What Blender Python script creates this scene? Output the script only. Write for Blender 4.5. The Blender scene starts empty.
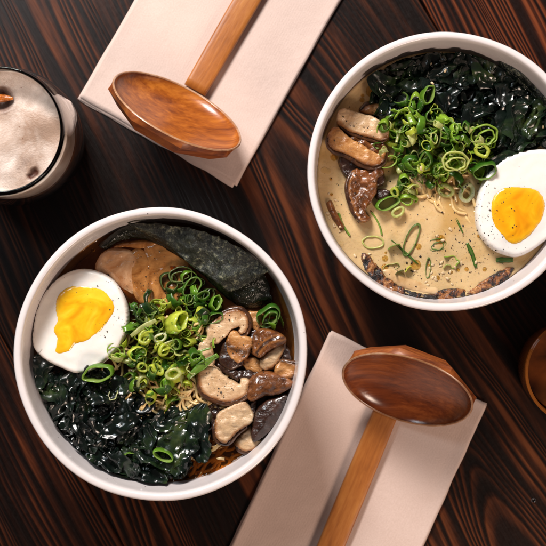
import bpy, bmesh, math, random
from mathutils import Vector, Matrix, noise
from mathutils.geometry import delaunay_2d_cdt

S = 0.00065          # metres per working unit (one photo pixel on the table plane)
D = 1350.0           # camera height over the table, working units
R = math.radians
random.seed(11)
sc = bpy.context.scene
col = sc.collection

def kk(h): return (D - h) / D
def P(px, py, h):                       # a point of the place, working units
    k = kk(h); return Vector(((px - 273) * k, (273 - py) * k, h))

# ------------------------------------------------------------------ objects
def link(name, me, mats, parent=None, loc=None, smooth=True):
    o = bpy.data.objects.new(name, me)
    col.objects.link(o)
    if mats is not None:
        for m in (mats if isinstance(mats, (list, tuple)) else [mats]): me.materials.append(m)
    if smooth:
        for p in me.polygons: p.use_smooth = True
    if loc is not None: o.location = loc
    if parent is not None: o.parent = parent
    return o
def empty(name, loc, rz=0.0):
    o = bpy.data.objects.new(name, None); col.objects.link(o)
    o.empty_display_size = 0.01
    o.location = loc * S; o.rotation_euler = (0, 0, rz); return o
def tag(o, label, cat, group=None, kind=None):
    if label: o['label'] = label
    if cat: o['category'] = cat
    if group: o['group'] = group
    if kind: o['kind'] = kind
    return o
def mesh(name, vs, fs):
    me = bpy.data.meshes.new(name)
    me.from_pydata([tuple(v * S) for v in vs], [], fs); me.update(); return me
def setattr_f(me, name, vals):
    a = me.attributes.new(name, 'FLOAT', 'POINT'); a.data.foreach_set('value', vals)

# ------------------------------------------------------------------ node helpers
class NT:
    def __init__(s, name):
        s.m = bpy.data.materials.new(name); s.m.use_nodes = True
        s.t = s.m.node_tree; s.n = s.t.nodes; s.l = s.t.links
        s.b = s.n['Principled BSDF']; s.out = s.n['Material Output']
    def new(s, typ, **kw):
        n = s.n.new(typ)
        for k, v in kw.items(): setattr(n, k, v)
        return n
    def put(s, sock, v):
        if hasattr(v, 'is_output'): s.l.new(v, sock)
        elif v is not None:
            if isinstance(v, (tuple, list)) and len(v) == 3 and sock.type == 'RGBA': v = (*v, 1)
            sock.default_value = v
    def coord(s, kind='Object'): return s.new('ShaderNodeTexCoord').outputs[kind]
    def map(s, v, scale=(1, 1, 1), rot=(0, 0, 0), loc=(0, 0, 0)):
        n = s.new('ShaderNodeMapping'); s.l.new(v, n.inputs[0])
        n.inputs['Scale'].default_value = scale; n.inputs['Rotation'].default_value = rot; n.inputs['Location'].default_value = loc
        return n.outputs[0]
    def noise(s, v, sc_, det=3, rough=.55, dist=0):          # sc_: features per 100 units
        n = s.new('ShaderNodeTexNoise'); s.l.new(v, n.inputs['Vector'])
        n.inputs['Scale'].default_value = sc_ / (100 * S); n.inputs['Detail'].default_value = det
        n.inputs['Roughness'].default_value = rough; n.inputs['Distortion'].default_value = dist
        return n.outputs['Fac']
    def voro(s, v, sc_, feat='F1', out='Distance', rnd=1):
        n = s.new('ShaderNodeTexVoronoi', feature=feat); s.l.new(v, n.inputs['Vector'])
        n.inputs['Scale'].default_value = sc_ / (100 * S); n.inputs['Randomness'].default_value = rnd
        return n.outputs[out]
    def ramp(s, v, stops, interp='LINEAR'):
        n = s.new('ShaderNodeValToRGB'); s.l.new(v, n.inputs[0]); e = n.color_ramp.elements
        n.color_ramp.interpolation = interp
        while len(e) < len(stops): e.new(.5)
        for i, (p, c) in enumerate(stops):
            e[i].position = p
            e[i].color = (c, c, c, 1) if isinstance(c, (int, float)) else (*c, 1)
        return n.outputs[0]
    def mix(s, f, a, b, mode='MIX'):
        n = s.new('ShaderNodeMix', data_type='RGBA', blend_type=mode)
        s.put(n.inputs[0], f); s.put(n.inputs[6], a); s.put(n.inputs[7], b); return n.outputs[2]
    def math(s, op, a, b=None, c=None, clamp=False):
        n = s.new('ShaderNodeMath', operation=op); n.use_clamp = clamp
        s.put(n.inputs[0], a)
        if b is not None: s.put(n.inputs[1], b)
        if c is not None: s.put(n.inputs[2], c)
        return n.outputs[0]
    def attr(s, name, typ='GEOMETRY', out='Fac'):
        n = s.new('ShaderNodeAttribute', attribute_name=name, attribute_type=typ); return n.outputs[out]
    def bump(s, h, dist, strength=1, normal=None):            # dist in working units
        n = s.new('ShaderNodeBump'); s.l.new(h, n.inputs['Height'])
        n.inputs['Distance'].default_value = dist * S; n.inputs['Strength'].default_value = strength
        if normal is not None: s.l.new(normal, n.inputs['Normal'])
        return n.outputs[0]
    def fin(s, color=None, rough=None, normal=None, **kw):
        b = s.b
        if color is not None: s.put(b.inputs['Base Color'], color)
        if rough is not None: s.put(b.inputs['Roughness'], rough)
        if normal is not None: s.l.new(normal, b.inputs['Normal'])
        for k, v in kw.items(): s.put(b.inputs[k.replace('_', ' ')], v)
        return s.m
def sss(t, w, rad, scale):
    t.b.inputs['Subsurface Weight'].default_value = w
    t.b.inputs['Subsurface Radius'].default_value = rad
    t.b.inputs['Subsurface Scale'].default_value = scale * S

# ------------------------------------------------------------------ materials
def mat_table():
    t = NT('stained_wood'); co = t.coord()
    sep = t.new('ShaderNodeSeparateXYZ'); t.l.new(co, sep.inputs[0])
    a = t.math('DIVIDE', sep.outputs[0], S); n = t.math('DIVIDE', sep.outputs[1], S)
    # warp of the growth rings: long slow noise, stretched along the grain
    w1 = t.noise(t.map(co, (.22, 1, 1)), .9, 2, .5)
    w2 = t.noise(t.map(co, (.10, 1, 1)), 4, 2, .5)
    nn = t.math('ADD', n, t.math('MULTIPLY', t.math('SUBTRACT', w1, .5), 46))
    nn = t.math('ADD', nn, t.math('MULTIPLY', t.math('SUBTRACT', w2, .5), 7))
    hx = t.math('POWER', nn, 2.0)
    hx = t.math('SQRT', t.math('ADD', t.math('MULTIPLY', nn, nn), 500))
    v = t.math('SUBTRACT', hx, t.math('MULTIPLY', a, t.attr('heart', 'OBJECT')))
    # ring widths vary slowly
    wv = t.new('ShaderNodeTexNoise', noise_dimensions='1D'); t.put(wv.inputs['W'], t.math('MULTIPLY', v, .028)); wv.inputs['Scale'].default_value = 1; wv.inputs['Detail'].default_value = 1
    ph = t.math('ADD', t.math('DIVIDE', v, t.attr('ring', 'OBJECT')), t.math('MULTIPLY', wv.outputs['Fac'], 9))
    saw = t.math('FRACT', ph)
    ring = t.ramp(saw, [(0, .05), (.2, .2), (.5, .72), (.72, .95), (.86, .5), (1, .05)], 'EASE')
    # contrast of rings changes over the board
    big = t.noise(t.map(co, (.3, 1, 1)), 1.3, 3, .55)
    fib = t.noise(t.map(co, (.05, 1, 1)), 62, 4, .65)
    fib2 = t.noise(t.map(co, (.03, 1, 1)), 20, 3, .6)
    r2 = t.math('ADD', t.math('MULTIPLY', ring, t.ramp(big, [(.38, .30), (.60, 1.05)])), t.math('MULTIPLY', t.math('SUBTRACT', fib2, .5), .75))
    r2 = t.math('ADD', r2, t.math('MULTIPLY', t.math('SUBTRACT', fib, .5), .34), clamp=True)
    c = t.ramp(r2, [(0, (.0036, .0012, .0007)), (.30, (.0100, .0028, .0013)), (.55, (.032, .0085, .0030)), (.8, (.076, .0205, .0065)), (1, (.120, .034, .0105))])
    tone = t.noise(t.map(co, (.5, 1, 1)), .55, 2, .5)
    c = t.mix(t.ramp(tone, [(.35, .0), (.68, .75)]), c, t.mix(1.0, c, (.62, .50, .46), 'MULTIPLY'))
    bt = t.new('ShaderNodeAttribute', attribute_name='board_tone', attribute_type='OBJECT')
    c = t.mix(1.0, c, bt.outputs['Color'], 'MULTIPLY')
    # small scuffs
    sc_ = t.noise(co, 26, 4, .7)
    h = t.math('ADD', t.math('MULTIPLY', ring, .6), t.math('MULTIPLY', fib, .9))
    rough = t.ramp(t.math('ADD', t.math('MULTIPLY', sc_, .6), t.math('MULTIPLY', fib, .4)), [(.3, .30), (.7, .46)])
    return t.fin(c, rough, t.bump(h, .55, .5), Specular_IOR_Level=.26)
M = {}
M['table'] = mat_table()

def mat_ceramic():
    t = NT('glazed_ceramic'); co = t.coord()
    v = t.voro(co, 9)
    sp = t.ramp(v, [(.055, 1), (.075, 0)])
    big = t.noise(co, 2, 3)
    pick = t.ramp(t.noise(co, 5, 2), [(.55, 0), (.6, 1)])
    c = t.mix(t.math('MULTIPLY', sp, pick), t.mix(big, (.76, .70, .70), (.70, .64, .635)), (.06, .035, .02))
    return t.fin(c, t.ramp(big, [(.3, .22), (.7, .36)]), t.bump(t.noise(co, 7, 3), .5, .5), Coat_Weight=.3, Coat_Roughness=.12)
M['ceramic'] = mat_ceramic()

def mat_napkin():
    t = NT('embossed_paper'); co = t.coord()
    w = t.new('ShaderNodeTexWave', wave_type='BANDS', bands_direction='X'); t.l.new(t.map(co, rot=(0, 0, R(28))), w.inputs[0])
    w.inputs['Scale'].default_value = 12.5 / (100 * S); w.inputs['Distortion'].default_value = 2.0; w.inputs['Detail'].default_value = 2; w.inputs['Detail Scale'].default_value = 3
    fine = t.noise(co, 70, 3, .7); big = t.noise(co, 2.2, 3)
    c = t.mix(big, (.70, .545, .485), (.63, .475, .415))
    c = t.mix(t.ramp(fine, [(.35, .35), (.65, 0)]), c, (.50, .37, .31))
    h = t.math('ADD', t.math('MULTIPLY', w.outputs['Fac'], .13), t.math('MULTIPLY', fine, 1.0))
    nb = t.bump(h, .55, .5)
    nb = t.bump(t.noise(co, 1.1, 3, .5, .5), 9, .35, nb)
    return t.fin(c, .92, nb, Specular_IOR_Level=.12)
M['napkin'] = mat_napkin()

def mat_ladle(name, lo, mid, hi, rough=.3, coat=.35):
    t = NT(name); co = t.coord()
    w = t.noise(co, 3, 3)
    st = t.map(co, (.09, 1, 1))
    g = t.noise(st, 16, 5, .65, .4); g2 = t.noise(t.map(co, (.3, 1, 1)), 5, 3)
    fl = t.noise(t.map(co, (.25, 1, 1)), 34, 3, .6)
    f = t.math('ADD', t.math('MULTIPLY', g, .6), t.math('MULTIPLY', g2, .4))
    f = t.math('ADD', f, t.math('MULTIPLY', t.math('SUBTRACT', fl, .5), .22))
    c = t.ramp(f, [(.33, lo), (.5, mid), (.66, hi)])
    return t.fin(c, rough, t.bump(t.math('ADD', g, fl), .35, .5), Coat_Weight=coat, Coat_Roughness=.22)
M['ladle_light'] = mat_ladle('honey_lacquered_wood', (.14, .026, .003), (.31, .076, .007), (.50, .155, .018), .30)
M['ladle_shaded'] = mat_ladle('shaded_lacquered_wood', (.09, .017, .004), (.20, .043, .008), (.34, .088, .018), .24)  # shade inside the cup turned from the window is put into this colour
M['ladle_back'] = mat_ladle('worn_lacquered_wood', (.10, .020, .005), (.25, .06, .010), (.38, .115, .02), .5, .05)
M['handle'] = mat_ladle('plain_handle_wood', (.24, .068, .010), (.38, .122, .020), (.48, .18, .036), .42)
M['rim_highlight'] = mat_ladle('highlit_rim_wood', (.24, .10, .04), (.40, .20, .10), (.60, .40, .27), .3)  # pale colour paints the bright highlight along the cup rim

def mat_miso():
    t = NT('creamy_broth'); co = t.coord()
    big = t.noise(co, 3.2, 4, .6, .6); fine = t.noise(co, 45, 3, .7); oil = t.noise(co, 1.6, 3, .6, .3)
    c = t.mix(big, (.70, .50, .27), (.55, .37, .175))
    ol = t.voro(co, 5.5); olm = t.math('MULTIPLY', t.ramp(ol, [(.16, 1), (.20, 0)]), t.ramp(t.noise(co, 1.8, 2), [(.46, 0), (.56, 1)]))
    c = t.mix(t.math('MULTIPLY', olm, .5), c, (.56, .33, .07))
    c = t.mix(t.ramp(oil, [(.50, 0), (.66, .65)]), c, (.46, .25, .05))
    c = t.mix(t.ramp(fine, [(.34, .35), (.42, 0)]), c, (.40, .24, .09))
    rip = t.noise(co, 5, 3, .6, .4)
    sss(t, .25, (1, .5, .2), 3)
    return t.fin(c, .11, t.bump(t.math('ADD', t.math('ADD', rip, t.math('MULTIPLY', fine, .12)), t.math('MULTIPLY', olm, .25)), 2.2, .7), Specular_IOR_Level=.5)
M['miso'] = mat_miso()

def mat_soy():                                     # tinted, see-through top layer of the broth
    t = NT('soy_broth'); co = t.coord()
    rip = t.noise(co, 6, 3, .55, .5)
    nb = t.bump(rip, 2.2, .6)
    tr = t.new('ShaderNodeBsdfTransparent')
    c = t.mix(t.noise(co, 3, 3), (.74, .40, .14), (.90, .60, .28)); t.l.new(c, tr.inputs[0])
    gl = t.new('ShaderNodeBsdfGlossy'); gl.inputs['Roughness'].default_value = .06; t.l.new(nb, gl.inputs['Normal'])
    df = t.new('ShaderNodeBsdfDiffuse'); df.inputs[0].default_value = (.16, .05, .012, 1)
    m1 = t.new('ShaderNodeMixShader'); m1.inputs[0].default_value = .12
    t.l.new(tr.outputs[0], m1.inputs[1]); t.l.new(df.outputs[0], m1.inputs[2])
    fr = t.new('ShaderNodeFresnel'); fr.inputs[0].default_value = 1.36; t.l.new(nb, fr.inputs['Normal'])
    m2 = t.new('ShaderNodeMixShader'); t.l.new(fr.outputs[0], m2.inputs[0])
    t.l.new(m1.outputs[0], m2.inputs[1]); t.l.new(gl.outputs[0], m2.inputs[2]); t.l.new(m2.outputs[0], t.out.inputs[0])
    return t.m
M['soy'] = mat_soy()
def mat_simple(name, c1, c2, rough, scale=6, bscale=20, bd=.6, bs=.5, det=4, warp=.3, coat=0, **kw):
    t = NT(name); co = t.coord()
    f = t.noise(co, scale, det, .6, warp)
    c = t.ramp(f, [(.34, c1), (.66, c2)])
    t.b.inputs['Coat Weight'].default_value = coat; t.b.inputs['Coat Roughness'].default_value = .08
    return t.fin(c, rough, t.bump(t.noise(co, bscale, 3, .6), bd, bs), **kw)
M['deep'] = mat_simple('deep_broth', (.035, .010, .004), (.11, .035, .010), .5, 3)

def mat_white():
    t = NT('egg_white'); co = t.coord(); big = t.noise(co, 4, 3)
    sss(t, .35, (1, .8, .6), 5)
    return t.fin(t.mix(big, (.84, .80, .76), (.78, .73, .68)), t.ramp(big, [(.3, .2), (.7, .38)]), t.bump(t.noise(co, 5, 3), 1.4, .5))
M['white'] = mat_white()
def mat_yolk(st=[(.34, (.74, .27, .004)), (.5, (.83, .37, .005)), (.64, (.88, .50, .012))], edc=(.86, .47, .02)):
    t = NT('jammy_yolk'); co = t.coord()
    f = t.noise(co, 3.2, 3, .5, 1.2)
    e = t.attr('edge')
    c = t.ramp(f, st)
    c = t.mix(t.ramp(e, [(0, .75), (.35, 0)]), c, edc)
    sss(t, .3, (1, .5, .1), 3)
    return t.fin(c, .17, t.bump(t.noise(co, 4.2, 2, .45, .8), 5.5, .5), Coat_Weight=.6, Coat_Roughness=.06)
M['yolk'] = mat_yolk()

def mat_scallion():
    t = NT('scallion_green'); co = t.coord()
    oi = t.new('ShaderNodeObjectInfo')
    g = t.attr('inner')                           # 0 outside skin .. 1 inside wall
    st = t.noise(co, 30, 3)
    c = t.mix(1.0, oi.outputs['Color'], t.ramp(st, [(.3, .72), (.7, 1.15)]), 'MULTIPLY')
    c = t.mix(t.math('MULTIPLY', g, .5), c, (.52, .58, .20))
    sss(t, .35, (.6, 1, .2), 2.5)
    t.fin(c, .24, t.bump(st, .5, .5), Specular_IOR_Level=.6)
    tl = t.new('ShaderNodeBsdfTranslucent'); t.l.new(t.mix(1.0, c, (1.5, 1.5, .9), 'MULTIPLY'), tl.inputs[0])
    ms = t.new('ShaderNodeMixShader'); ms.inputs[0].default_value = .38
    t.l.new(t.b.outputs[0], ms.inputs[1]); t.l.new(tl.outputs[0], ms.inputs[2]); t.l.new(ms.outputs[0], t.out.inputs[0])
    return t.m
M['scallion'] = mat_scallion()

def mat_wakame():
    t = NT('wakame_leaf'); co = t.coord()
    f = t.noise(co, 2.6, 4, .6, .3)
    c = t.ramp(f, [(.38, (.0014, .0030, .0026)), (.56, (.004, .009, .006)), (.64, (.013, .026, .009)), (.76, (.05, .065, .014))])
    return t.fin(c, t.ramp(t.noise(co, 8, 3), [(.35, .16), (.65, .36)]), t.bump(t.noise(co, 8, 4, .55), 1.5, .7), Specular_IOR_Level=.45, Coat_Weight=.22, Coat_Roughness=.12)
M['wakame'] = mat_wakame()
def mat_nori():
    t = NT('toasted_nori'); co = t.coord()
    n1 = t.noise(co, 22, 5, .72); n2 = t.noise(co, 5, 3); n3 = t.noise(co, 55, 3, .7)
    c = t.ramp(n1, [(.38, (.003, .004, .0035)), (.5, (.012, .016, .013)), (.57, (.06, .066, .048)), (.64, (.26, .26, .17))])
    c = t.mix(t.ramp(n2, [(.35, .65), (.6, 0)]), c, (.010, .014, .007))
    return t.fin(c, t.ramp(n1, [(.3, .34), (.7, .2)]), t.bump(t.math('ADD', n1, t.math('MULTIPLY', n3, .3)), 2.6, .8), Specular_IOR_Level=.5)
M['nori'] = mat_nori()
M['nori_shaded'] = mat_simple('shaded_nori', (.0025, .003, .002), (.010, .011, .005), .22, 12, 22, 2.5, .8, 4)  # shade over the lower sheet painted into a darker nori colour

def mat_mush(name, f1, f2, s1, s2, coat=.5):
    t = NT(name); co = t.coord()
    f = t.noise(co, 9, 5, .65, .5); fib = t.noise(t.map(co, (.25, 1, 1)), 38, 3)
    flesh = t.ramp(f, [(.3, f1), (.68, f2)])
    skin = t.ramp(t.noise(co, 12, 4, .65), [(.34, s1), (.68, s2)])
    a = t.math('ADD', t.attr('skin'), t.math('MULTIPLY', t.math('SUBTRACT', f, .5), .8), clamp=True)
    c = t.mix(t.ramp(a, [(.08, 0), (.45, .85)]), flesh, (.30, .115, .030)); c = t.mix(t.ramp(a, [(.5, 0), (.85, 1)]), c, skin)
    sp_ = t.noise(co, 3.5, 4, .6); c = t.mix(t.ramp(sp_, [(.48, 0), (.64, .6)]), c, t.mix(1.0, c, (.62, .42, .28), 'MULTIPLY'))
    sss(t, .12, (1, .6, .3), 1.5)
    return t.fin(c, t.ramp(f, [(.3, .18), (.7, .42)]), t.bump(t.math('ADD', t.math('MULTIPLY', f, 1.6), t.math('MULTIPLY', fib, .7)), 1.5, .7), Coat_Weight=coat, Coat_Roughness=.1)
M['mush_pale'] = mat_mush('pale_mushroom_flesh', (.50, .30, .15), (.74, .53, .33), (.075, .028, .012), (.24, .10, .03), .25)
M['mush_tan'] = mat_mush('tan_mushroom_flesh', (.32, .115, .026), (.64, .34, .13), (.05, .018, .008), (.18, .07, .02), .4)
M['mush_brown'] = mat_mush('brown_mushroom_cap', (.045, .012, .005), (.27, .090, .022), (.03, .012, .008), (.09, .03, .014), .4)
M['mush_dark'] = mat_mush('dark_mushroom_cap', (.014, .006, .004), (.065, .024, .015), (.012, .006, .006), (.05, .02, .015), .6)
M['skin'] = mat_simple('mushroom_skin', (.022, .008, .006), (.11, .042, .016), .28, 8, 26, 1, .6, coat=.4)
M['pork'] = mat_simple('braised_pork', (.34, .12, .03), (.68, .42, .24), .2, 4.5, 14, 1.6, .7, 5, .8, coat=.5)
M['pork_amber'] = mat_simple('soaked_pork', (.20, .060, .010), (.56, .25, .075), .12, 5, 14, 1.6, .7, 5, .8, coat=.6)
def mat_char():
    t = NT('charred_pork'); co = t.coord()
    f = t.noise(co, 9, 5, .7, .4); g = t.noise(co, 26, 4, .7)
    c = t.ramp(f, [(.34, (.56, .28, .10)), (.42, (.32, .11, .025)), (.49, (.085, .022, .008)), (.53, (.007, .004, .004))])
    return t.fin(c, t.ramp(g, [(.35, .15), (.65, .5)]), t.bump(t.math('ADD', f, g), 2.6, .9), Coat_Weight=.3, Coat_Roughness=.15)
M['char'] = mat_char()
M['fat'] = mat_simple('pork_fat', (.50, .29, .12), (.64, .44, .24), .2, 6, 18, .8, .5, coat=.3)
M['noodle'] = mat_simple('wheat_noodle', (.60, .37, .13), (.78, .56, .27), .24, 10, 20, .4, .4, coat=.3)
M['pepper'] = mat_simple('black_pepper', (.008, .005, .004), (.05, .028, .015), .6, 40)
M['sesame'] = mat_simple('sesame_seed_coat', (.55, .38, .20), (.72, .56, .36), .4, 20)
M['bubble'] = mat_simple('broth_bubble', (.5, .34, .15), (.6, .42, .2), .08, 10)

def mat_glass(name, colr, rough=.0, ior=1.45):
    t = NT(name)
    return t.fin(colr, rough, None, Transmission_Weight=1.0, IOR=ior)
M['glass'] = mat_glass('clear_glass', (.96, .95, .93))
M['amber_glass'] = mat_glass('amber_glass', (.34, .10, .016), .06); M['amber_glass'].node_tree.nodes['Principled BSDF'].inputs['Transmission Weight'].default_value = .55
def mat_beer():
    t = NT('dark_ale'); co = t.coord()
    return t.fin(t.mix(t.noise(co, 2, 2), (.09, .026, .007), (.16, .05, .012)), .12)
M['beer'] = mat_beer()
M['tea'] = mat_simple('dark_tea', (.035, .010, .002), (.16, .042, .007), .12, 3, bd=.1, bs=.1)
def mat_foam():
    t = NT('beer_foam'); co = t.coord()
    big = t.noise(co, 2.6, 4, .6, .4); fine = t.noise(co, 60, 3, .7)
    hole = t.voro(co, 10)
    th = t.attr('thin')
    c = t.mix(t.ramp(big, [(.36, 0), (.60, 1)]), (.66, .54, .47), (.38, .25, .18))
    c = t.mix(t.ramp(t.math('ADD', th, t.math('MULTIPLY', t.math('SUBTRACT', t.noise(co, 14, 3), .5), .55)), [(.22, 0), (.5, .55), (.8, 1)]), c, (.075, .018, .006))
    c = t.mix(t.ramp(hole, [(.045, .9), (.07, 0)]), c, (.22, .09, .05))
    sss(t, .2, (1, .7, .5), 3)
    return t.fin(c, .45, t.bump(t.math('ADD', t.math('MULTIPLY', big, 3), fine), 1.0, .5))
M['foam'] = mat_foam()
M['water'] = mat_glass('water_drop', (1, 1, 1), 0, 1.33)
M['citrus'] = mat_simple('amber_peel', (.30, .07, .008), (.55, .16, .02), .2, 14, 30, 1.5, .8, coat=.4)

# ------------------------------------------------------------------ shape helpers
def catmull(pts, n, closed=True):
    out = []; L = len(pts)
    segs = L if closed else L - 1
    for i in range(segs):
        p0 = pts[(i - 1) % L] if closed or i > 0 else pts[0]
        p1 = pts[i]; p2 = pts[(i + 1) % L] if closed or i + 1 < L else pts[-1]
        p3 = pts[(i + 2) % L] if closed or i + 2 < L else pts[-1]
        for j in range(n):
            t = j / n
            out.append(.5 * ((2 * p1) + (p2 - p0) * t + (2 * p0 - 5 * p1 + 4 * p2 - p3) * t * t + (3 * p1 - p0 - 3 * p2 + p3) * t ** 3))
    if not closed: out.append(pts[-1].copy())
    return out
def resample(pts, step, closed=True):
    P2 = pts + [pts[0]] if closed else pts
    out = [P2[0].copy()]; acc = 0
    for a, b in zip(P2[:-1], P2[1:]):
        L = (b - a).length; d = step - acc
        while d <= L and L > 0:
            out.append(a.lerp(b, d / L)); d += step
        acc = (acc + L) % step
    if closed and (out[-1] - out[0]).length < step * .5: out.pop()
    return out
def segdist(p, a, b):
    ab = b - a; t = max(0, min(1, (p - a).dot(ab) / max(ab.length_squared, 1e-9))); return (p - (a + ab * t)).length
def pillow(name, outline, h, th, redge, mat, parent=None, grid=2.0, namp=.8, nsc=.12, drop=None, skin=None, skinw=4, slope=(0, 0), dome=0, zfun=None, jag=0, seed=0, origin=None, attr=None):
    """A solid lump: flat-ish or domed top over a traced outline with rounded edges. Top height h+th at the plateau, base h-drop."""
    k = kk(h + th * .6)
    pts = [Vector(((x - 273) * k, (273 - y) * k)) for x, y in outline]
    pts = resample(catmull(pts, 8), grid)
    if jag:
        q = []
        for i, p in enumerate(pts):
            v = noise.noise_vector(Vector((p.x * .16, p.y * .16, seed + 3.3))) * jag + noise.noise_vector(Vector((p.x * .5, p.y * .5, seed))) * jag * .45
            q.append(p + Vector((v.x, v.y)))
        pts = q
    c = sum(pts, Vector((0, 0))) / len(pts)
    if origin is None: origin = Vector((c.x, c.y, h))
    minx = min(p.x for p in pts); maxx = max(p.x for p in pts); miny = min(p.y for p in pts); maxy = max(p.y for p in pts)
    N = len(pts); inner = []
    g = grid
    yy = miny; row = 0
    def dist(p): return min(segdist(p, pts[i], pts[(i + 1) % N]) for i in range(N))
    def inside(p):
        ins = False; j = N - 1
        for i in range(N):
            a, b = pts[i], pts[j]
            if (a.y > p.y) != (b.y > p.y) and p.x < (b.x - a.x) * (p.y - a.y) / (b.y - a.y) + a.x: ins = not ins
            j = i
        return ins
    gi = max(g, (maxx - minx) / 60)
    while yy < maxy:
        xx = minx + (row % 2) * gi * .5
        while xx < maxx:
            p = Vector((xx, yy))
            if inside(p):
                d = dist(p)
                if d > gi * .45: inner.append(p)
            xx += gi
        yy += gi * .87; row += 1
    # two thin rows near the edge for a round shoulder
    allp = pts + inner
    r = delaunay_2d_cdt(allp, [], [list(range(N))], 1, 1e-5)
    V2, F = r[0], r[2]
    sk = None
    if skin:
        sk = catmull([Vector(((x - 273) * k, (273 - y) * k)) for x, y in skin], 6, False)
    vs, ed, skv = [], [], []
    maxd = 1e-6
    ds = [dist(Vector(p)) if not False else 0 for p in V2]
    maxd = max(ds)
    for p, d in zip(V2, ds):
        p = Vector(p)
        t = min(d / redge, 1); z = math.sqrt(max(0, 1 - (1 - t) ** 2)) * th
        if dome: z += dome * math.sin(min(d / maxd, 1) * math.pi / 2)
        nz = noise.noise(Vector((p.x * nsc, p.y * nsc, seed))) * namp + noise.noise(Vector((p.x * nsc * 2.7, p.y * nsc * 2.7, seed + 9))) * namp * .45
        z += nz * t
        z += slope[0] * (p.x - c.x) + slope[1] * (p.y - c.y)
        if zfun: z += zfun(p, d)
        vs.append(Vector((p.x - origin.x, p.y - origin.y, h + z - origin.z))); ed.append(min(1, d / maxd))
        s = 0
        if sk:
            dd = min(segdist(p, sk[i], sk[i + 1]) for i in range(len(sk) - 1)); s = max(0, 1 - dd / skinw)
        skv.append(s)
    nv = len(vs); dr = th if drop is None else drop
    fs = [tuple(f) for f in F]
    # fix winding
    out = []
    for f in fs:
        a, b, c_ = (vs[f[0]], vs[f[1]], vs[f[2]])
        if (b - a).cross(c_ - a).z < 0: f = tuple(reversed(f))
        out.append(f)
    fs = out
    # underside: shrink and drop
    cc = Vector((c.x - origin.x, c.y - origin.y))
    bot = []
    for i in range(nv):
        v = vs[i]; t = min(ds[i] / redge, 1)
        bot.append(Vector((v.x, v.y, (h - origin.z) - dr * math.sqrt(max(0, 1 - (1 - t) ** 2)) + slope[0] * (v.x - cc.x) + slope[1] * (v.y - cc.y))))
    bmap = {}
    for i in range(nv):
        if ds[i] < 1e-3: bmap[i] = i
        else: bmap[i] = len(vs); vs.append(bot[i]); ed.append(ed[i]); skv.append(skv[i])
    fs += [tuple(bmap[i] for i in reversed(f)) for f in fs if not all(bmap[i] == i for i in f)]
    me = mesh(name, vs, fs)
    setattr_f(me, 'edge', ed); setattr_f(me, 'skin', skv)
    o = link(name, me, mat, parent, (origin * S) if parent is None else (0, 0, 0))
    o['_o'] = 0; del o['_o']
    return o, origin

def tube(name, pts, rad, mat, parent=None, segs=8, flat=1.0, origin=None, only=False):
    """Swept tube along points (working units)."""
    if origin is None: origin = sum(pts, Vector()) / len(pts)
    vs, fs = [], []
    n = len(pts)
    up0 = Vector((0, 0, 1))
    for i, p in enumerate(pts):
        t = (pts[min(i + 1, n - 1)] - pts[max(i - 1, 0)]).normalized()
        side = t.cross(up0)
        if side.length < 1e-3: side = Vector((1, 0, 0))
        side.normalize(); up = side.cross(t).normalized()
        r = rad(i / (n - 1)) if callable(rad) else rad
        for j in range(segs):
            a = 2 * math.pi * j / segs
            vs.append(p - origin + side * (math.cos(a) * r) + up * (math.sin(a) * r * flat))
    for i in range(n - 1):
        for j in range(segs):
            a = i * segs + j; b = i * segs + (j + 1) % segs
            fs.append((a, b, b + segs, a + segs))
    fs.append(tuple(range(segs))[::-1]); fs.append(tuple((n - 1) * segs + j for j in range(segs)))
    if only: return vs, fs
    me = mesh(name, vs, fs)
    return link(name, me, mat, parent, origin * S if parent is None else (0, 0, 0))

def lathe_mesh(name, prof, segs=96, wob=0, seed=0, cap=True):
    vs, fs = [], []
    for (r, z) in prof:
        for j in range(segs):
            a = 2 * math.pi * j / segs
            w = 1 + wob * noise.noise(Vector((math.cos(a) * 1.6, math.sin(a) * 1.6, seed)))
            dz = wob * 60 * noise.noise(Vector((math.cos(a) * 2.2, math.sin(a) * 2.2, seed + 5))) * (z / 120)
            vs.append(Vector((math.cos(a) * r * w, math.sin(a) * r * w, z + dz)))
    for i in range(len(prof) - 1):
        for j in range(segs):
            a = i * segs + j; b = i * segs + (j + 1) % segs
            fs.append((a, b, b + segs, a + segs))
    if cap:
        fs.append(tuple(range(segs))[::-1]); fs.append(tuple((len(prof) - 1) * segs + j for j in range(segs)))
    return mesh(name, vs, fs)

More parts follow.
